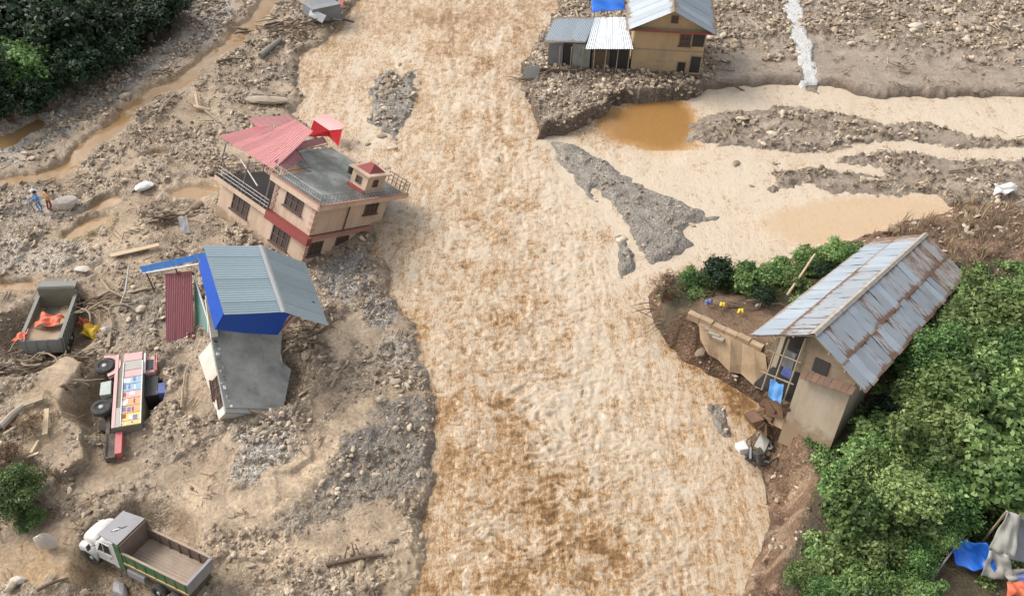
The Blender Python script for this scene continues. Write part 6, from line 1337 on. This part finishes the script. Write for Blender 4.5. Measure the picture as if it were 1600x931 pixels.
# tarpaulins at the lower right
q = [at(1480, 838, 4.8), at(1540, 848, 5.0), at(1532, 888, 4.3)]
cloth('blue_tarpaulin', 'bright blue tarpaulin stretched low on the slope beside the grey tent', 'tarpaulin', q[0], q[1] - q[0] + np.array([.1, 0, 0]), at(1496, 884, 3.9) - q[0], M['tarp_blue'], 12, 8, .09, .25, 20, edge=.06)
def tent():
    pts = {'top': at(1572, 800, 6.6), 'l1': at(1545, 858, 5.0), 'l2': at(1532, 900, 3.9), 'b1': at(1560, 912, 3.8), 'b2': at(1600, 930, 3.8), 'r': at(1680, 900, 3.8), 'r2': at(1640, 820, 6.0)}
    return pts
T = tent(); TF = frame('grey_tent', 'sagging grey tarpaulin tent at the lower right edge of the photo', 'tent', T['l2'])
def sub(name, a, b2, c, d, mat, n=10, fold=.07, sag=.15, seed=0):
    rg = np.random.default_rng(seed); ph = rg.uniform(0, 6, 4); m = MB(); a, b2, c, d = [np.array(v) - T['l2'] for v in (a, b2, c, d)]; nn = np.cross(b2 - a, d - a); nn /= np.linalg.norm(nn); nn = nn if nn[2] > 0 else -nn
    for j in range(n + 1):
        for i in range(n + 1):
            s_, t_ = i / n, j / n; p = (a * (1 - s_) + b2 * s_) * (1 - t_) + (d * (1 - s_) + c * s_) * t_
            m.v.append(tuple(p + nn * (fold * (math.sin(9 * s_ + 3 * t_ + ph[0]) + .6 * math.sin(17 * s_ - 6 * t_ + ph[1]) + .5 * math.sin(13 * t_ + ph[2])) - sag * math.sin(math.pi * s_) * math.sin(math.pi * t_))))
    for j in range(n):
        for i in range(n): k = j * (n + 1) + i; m.f.append((k, k + 1, k + n + 2, k + n + 1)); m.mi.append(0)
    o = m.build(name, M[mat], TF, True); sm = o.modifiers.new('thick', 'SOLIDIFY'); sm.thickness = .02; return o
sub('grey_sheet', T['top'], T['r2'], T['r'], T['l1'] + np.array([.6, -.3, -.1]), 'tarp_grey', 16, .06, .35, 1)
sub('pale_border', T['top'] + np.array([0, 0, .06]), T['top'] + np.array([.7, -.1, -.05]), T['l1'] + np.array([1.0, -.4, .0]), T['l1'], 'tarp_pale', 10, .06, .0, 2)
sub('pale_flap', T['l1'], T['l1'] + np.array([.9, -.3, .0]), T['b1'] + np.array([.7, .1, .1]), T['l2'], 'tarp_pale', 10, .09, .1, 3)
sub('pale_hem', T['b1'] + np.array([.1, .5, .4]), T['r'] + np.array([0, .3, .5]), T['r'], T['b1'] + np.array([.5, -.1, .1]), 'tarp_pale', 10, .08, .1, 4)
b = MB(); o_ = T['l2']; b.tube([T['top'] - o_ + Z_ * .1, T['top'] - o_ - Z_ * 3.0], .06, 6); b.build('tent_pole', M['wood'], TF)
b = MB(); b.tube([T['r2'] - o_, T['r2'] - o_ - Z_ * 2.6], .06, 6); b.build('tent_pole', M['wood'], TF)
p = at(1583, 922, 3.9); cloth('orange_blanket', 'orange and white cloth under the hem of the grey tent', 'cloth', p + [-.4, -.3, .1], (1.0, 0, 0), (.1, .6, .15), M['orange_cloth'], 8, 8, .1, -.15, 21, edge=.08)
p = at(1600, 905, 4.0); cloth('dark_blanket', 'dark blue cloth between orange cloth and grey tent hem', 'cloth', p + [-.4, -.2, .1], (1.0, 0, 0), (.1, .4, .1), M['truck_blue'], 7, 7, .08, -.1, 22)

# people: one skinned body each
def person(label, px, py, shirt, legs, face_deg, lean=0, arm=0.0, hscale=1.0, pose=0):
    g = hz(px, py); J = {}
    V = [(0, 0, .95), (0, 0, 1.12), (0, .02, 1.38), (0, .02, 1.5), (0, .0, 1.58), (0, -.01, 1.70),                 # pelvis, waist, chest, neck, chin, crown
         (-.1, 0, .90), (-.11, -.04 - .1 * pose, .50), (-.12, .02, .09), (-.12, -.15, .03), (.1, 0, .90), (.12, -.02 + .12 * pose, .50), (.13, .05 * (1 - pose), .09), (.13, -.12, .03),
         (-.19, .02, 1.40), (-.26, .02, 1.14), (-.24, -.12 - arm, .93 + arm), (-.24, -.17 - arm * 1.2, .86 + arm), (.19, .02, 1.40), (.27, .0, 1.15), (.22, -.2, 1.0), (.18, -.27, .96)]
    E_ = [(0, 1), (1, 2), (2, 3), (3, 4), (4, 5), (0, 6), (6, 7), (7, 8), (8, 9), (0, 10), (10, 11), (11, 12), (12, 13), (2, 14), (14, 15), (15, 16), (16, 17), (2, 18), (18, 19), (19, 20), (20, 21)]
    r_ = [.15, .13, .16, .055, .085, .10, .09, .065, .045, .04, .09, .065, .045, .04, .065, .048, .034, .036, .065, .048, .034, .036]
    for side, base, w_ in ((-1, 17, 16), (1, 21, 20)):   # five short fingers a hand
        for k in range(5):
            n0 = len(V); b0 = V[base]; dx = (k - 2) * .018; ln = (.05, .075, .085, .078, .06)[k] if k else .05
            if k == 0: V.append((b0[0] - side * .05, b0[1] - .02, b0[2] + .005))
            else: V.append((b0[0] + dx, b0[1] - ln * .6, b0[2] - ln * .7))
            E_.append((base, n0)); r_.append(.009)
    me = bpy.data.meshes.new('person'); me.from_pydata(V, E_, []); o = bpy.data.objects.new('person', me); COL.objects.link(o)
    m = o.modifiers.new('skin', 'SKIN'); 
    for i, v in enumerate(me.skin_vertices[0].data if me.skin_vertices else []): v.radius = (r_[i], r_[i] * .85); v.use_root = (i == 0)
    if not me.skin_vertices:
        bpy.context.view_layer.objects.active = o
    s_ = o.modifiers.new('sub', 'SUBSURF'); s_.levels = s_.render_levels = 2
    bpy.context.view_layer.update(); dg = bpy.context.evaluated_depsgraph_get(); ne = bpy.data.meshes.new_from_object(o.evaluated_get(dg)); o.modifiers.clear(); o.data = ne; ne.name = 'person'
    ne.materials.clear()
    for q in (M['skin'], M[shirt], M[legs]): ne.materials.append(q)
    for p_ in ne.polygons:
        c = p_.center; p_.material_index = 0 if (c.z > 1.46 or (abs(c.x) > .17 and c.z < 1.1) or c.z < .07) else (1 if c.z > .92 else 2)
    ne.shade_smooth(); o.location = tuple(g); o.rotation_euler = (R(lean), 0, R(face_deg)) if False else (Matrix.Rotation(R(10), 4, 'Y') @ Matrix.Rotation(R(face_deg), 4, 'Z') @ Matrix.Rotation(R(lean), 4, 'X')).to_euler(); o.scale = (hscale,) * 3; tag(o, label, 'person')
    b = MB(); b.lathe((0, .015, 1.64), (0, .15, 1), [(0, .105), (.05, .118), (.1, .105), (.14, .06), (.155, .02)], 12); b.build('hair', M['hair'], o, True)
    for sx_ in (-1, 1):
        MB().lathe((sx_ * .035, -.095, 1.655), (0, -1, 0), [(0, .013), (.008, .008)], 6).build('eye', M['dark'], o)
        MB().lathe((sx_ * .1, .0, 1.64), (sx_, 0, 0), [(0, .03), (.015, .022)], 6).build('ear', M['skin'], o)
    MB().lathe((0, -.09, 1.635), (0, -1, -.2), [(0, .018), (.025, .01)], 6).build('nose', M['skin'], o)
    b = MB(); b.box((-.028, -.105, 1.595), (.028, -.09, 1.605)); b.build('mouth', M['maroon'], o)
    return o
person('person in a blue top carrying a white bundle on the shoulder beside the boulder', 64, 330, 'cloth_blue', 'cloth_blue', -30, 4, .25, 1.1, .6)
person('person in orange-brown clothes between the blue-clad person and the boulder', 78, 329, 'truck_orange', 'maroon', 150, 3, .05, 1.1, .3)
person('person in a pale top crouching nearest the large boulder', 88, 326, 'tarp_pale', 'dark_wood', 200, 12, .1, .85, .4)
p = hz(66, 329) + np.array([0.1, 0, 1.75]); me = ROCKS[1].copy(); me.materials.clear(); me.materials.append(M['cloth_white']); o = bpy.data.objects.new('white_bundle', me); COL.objects.link(o); o.location = tuple(p); o.scale = (.5, .45, .7); tag(o, 'white bundle held up on the shoulder of the person in blue', 'bundle')
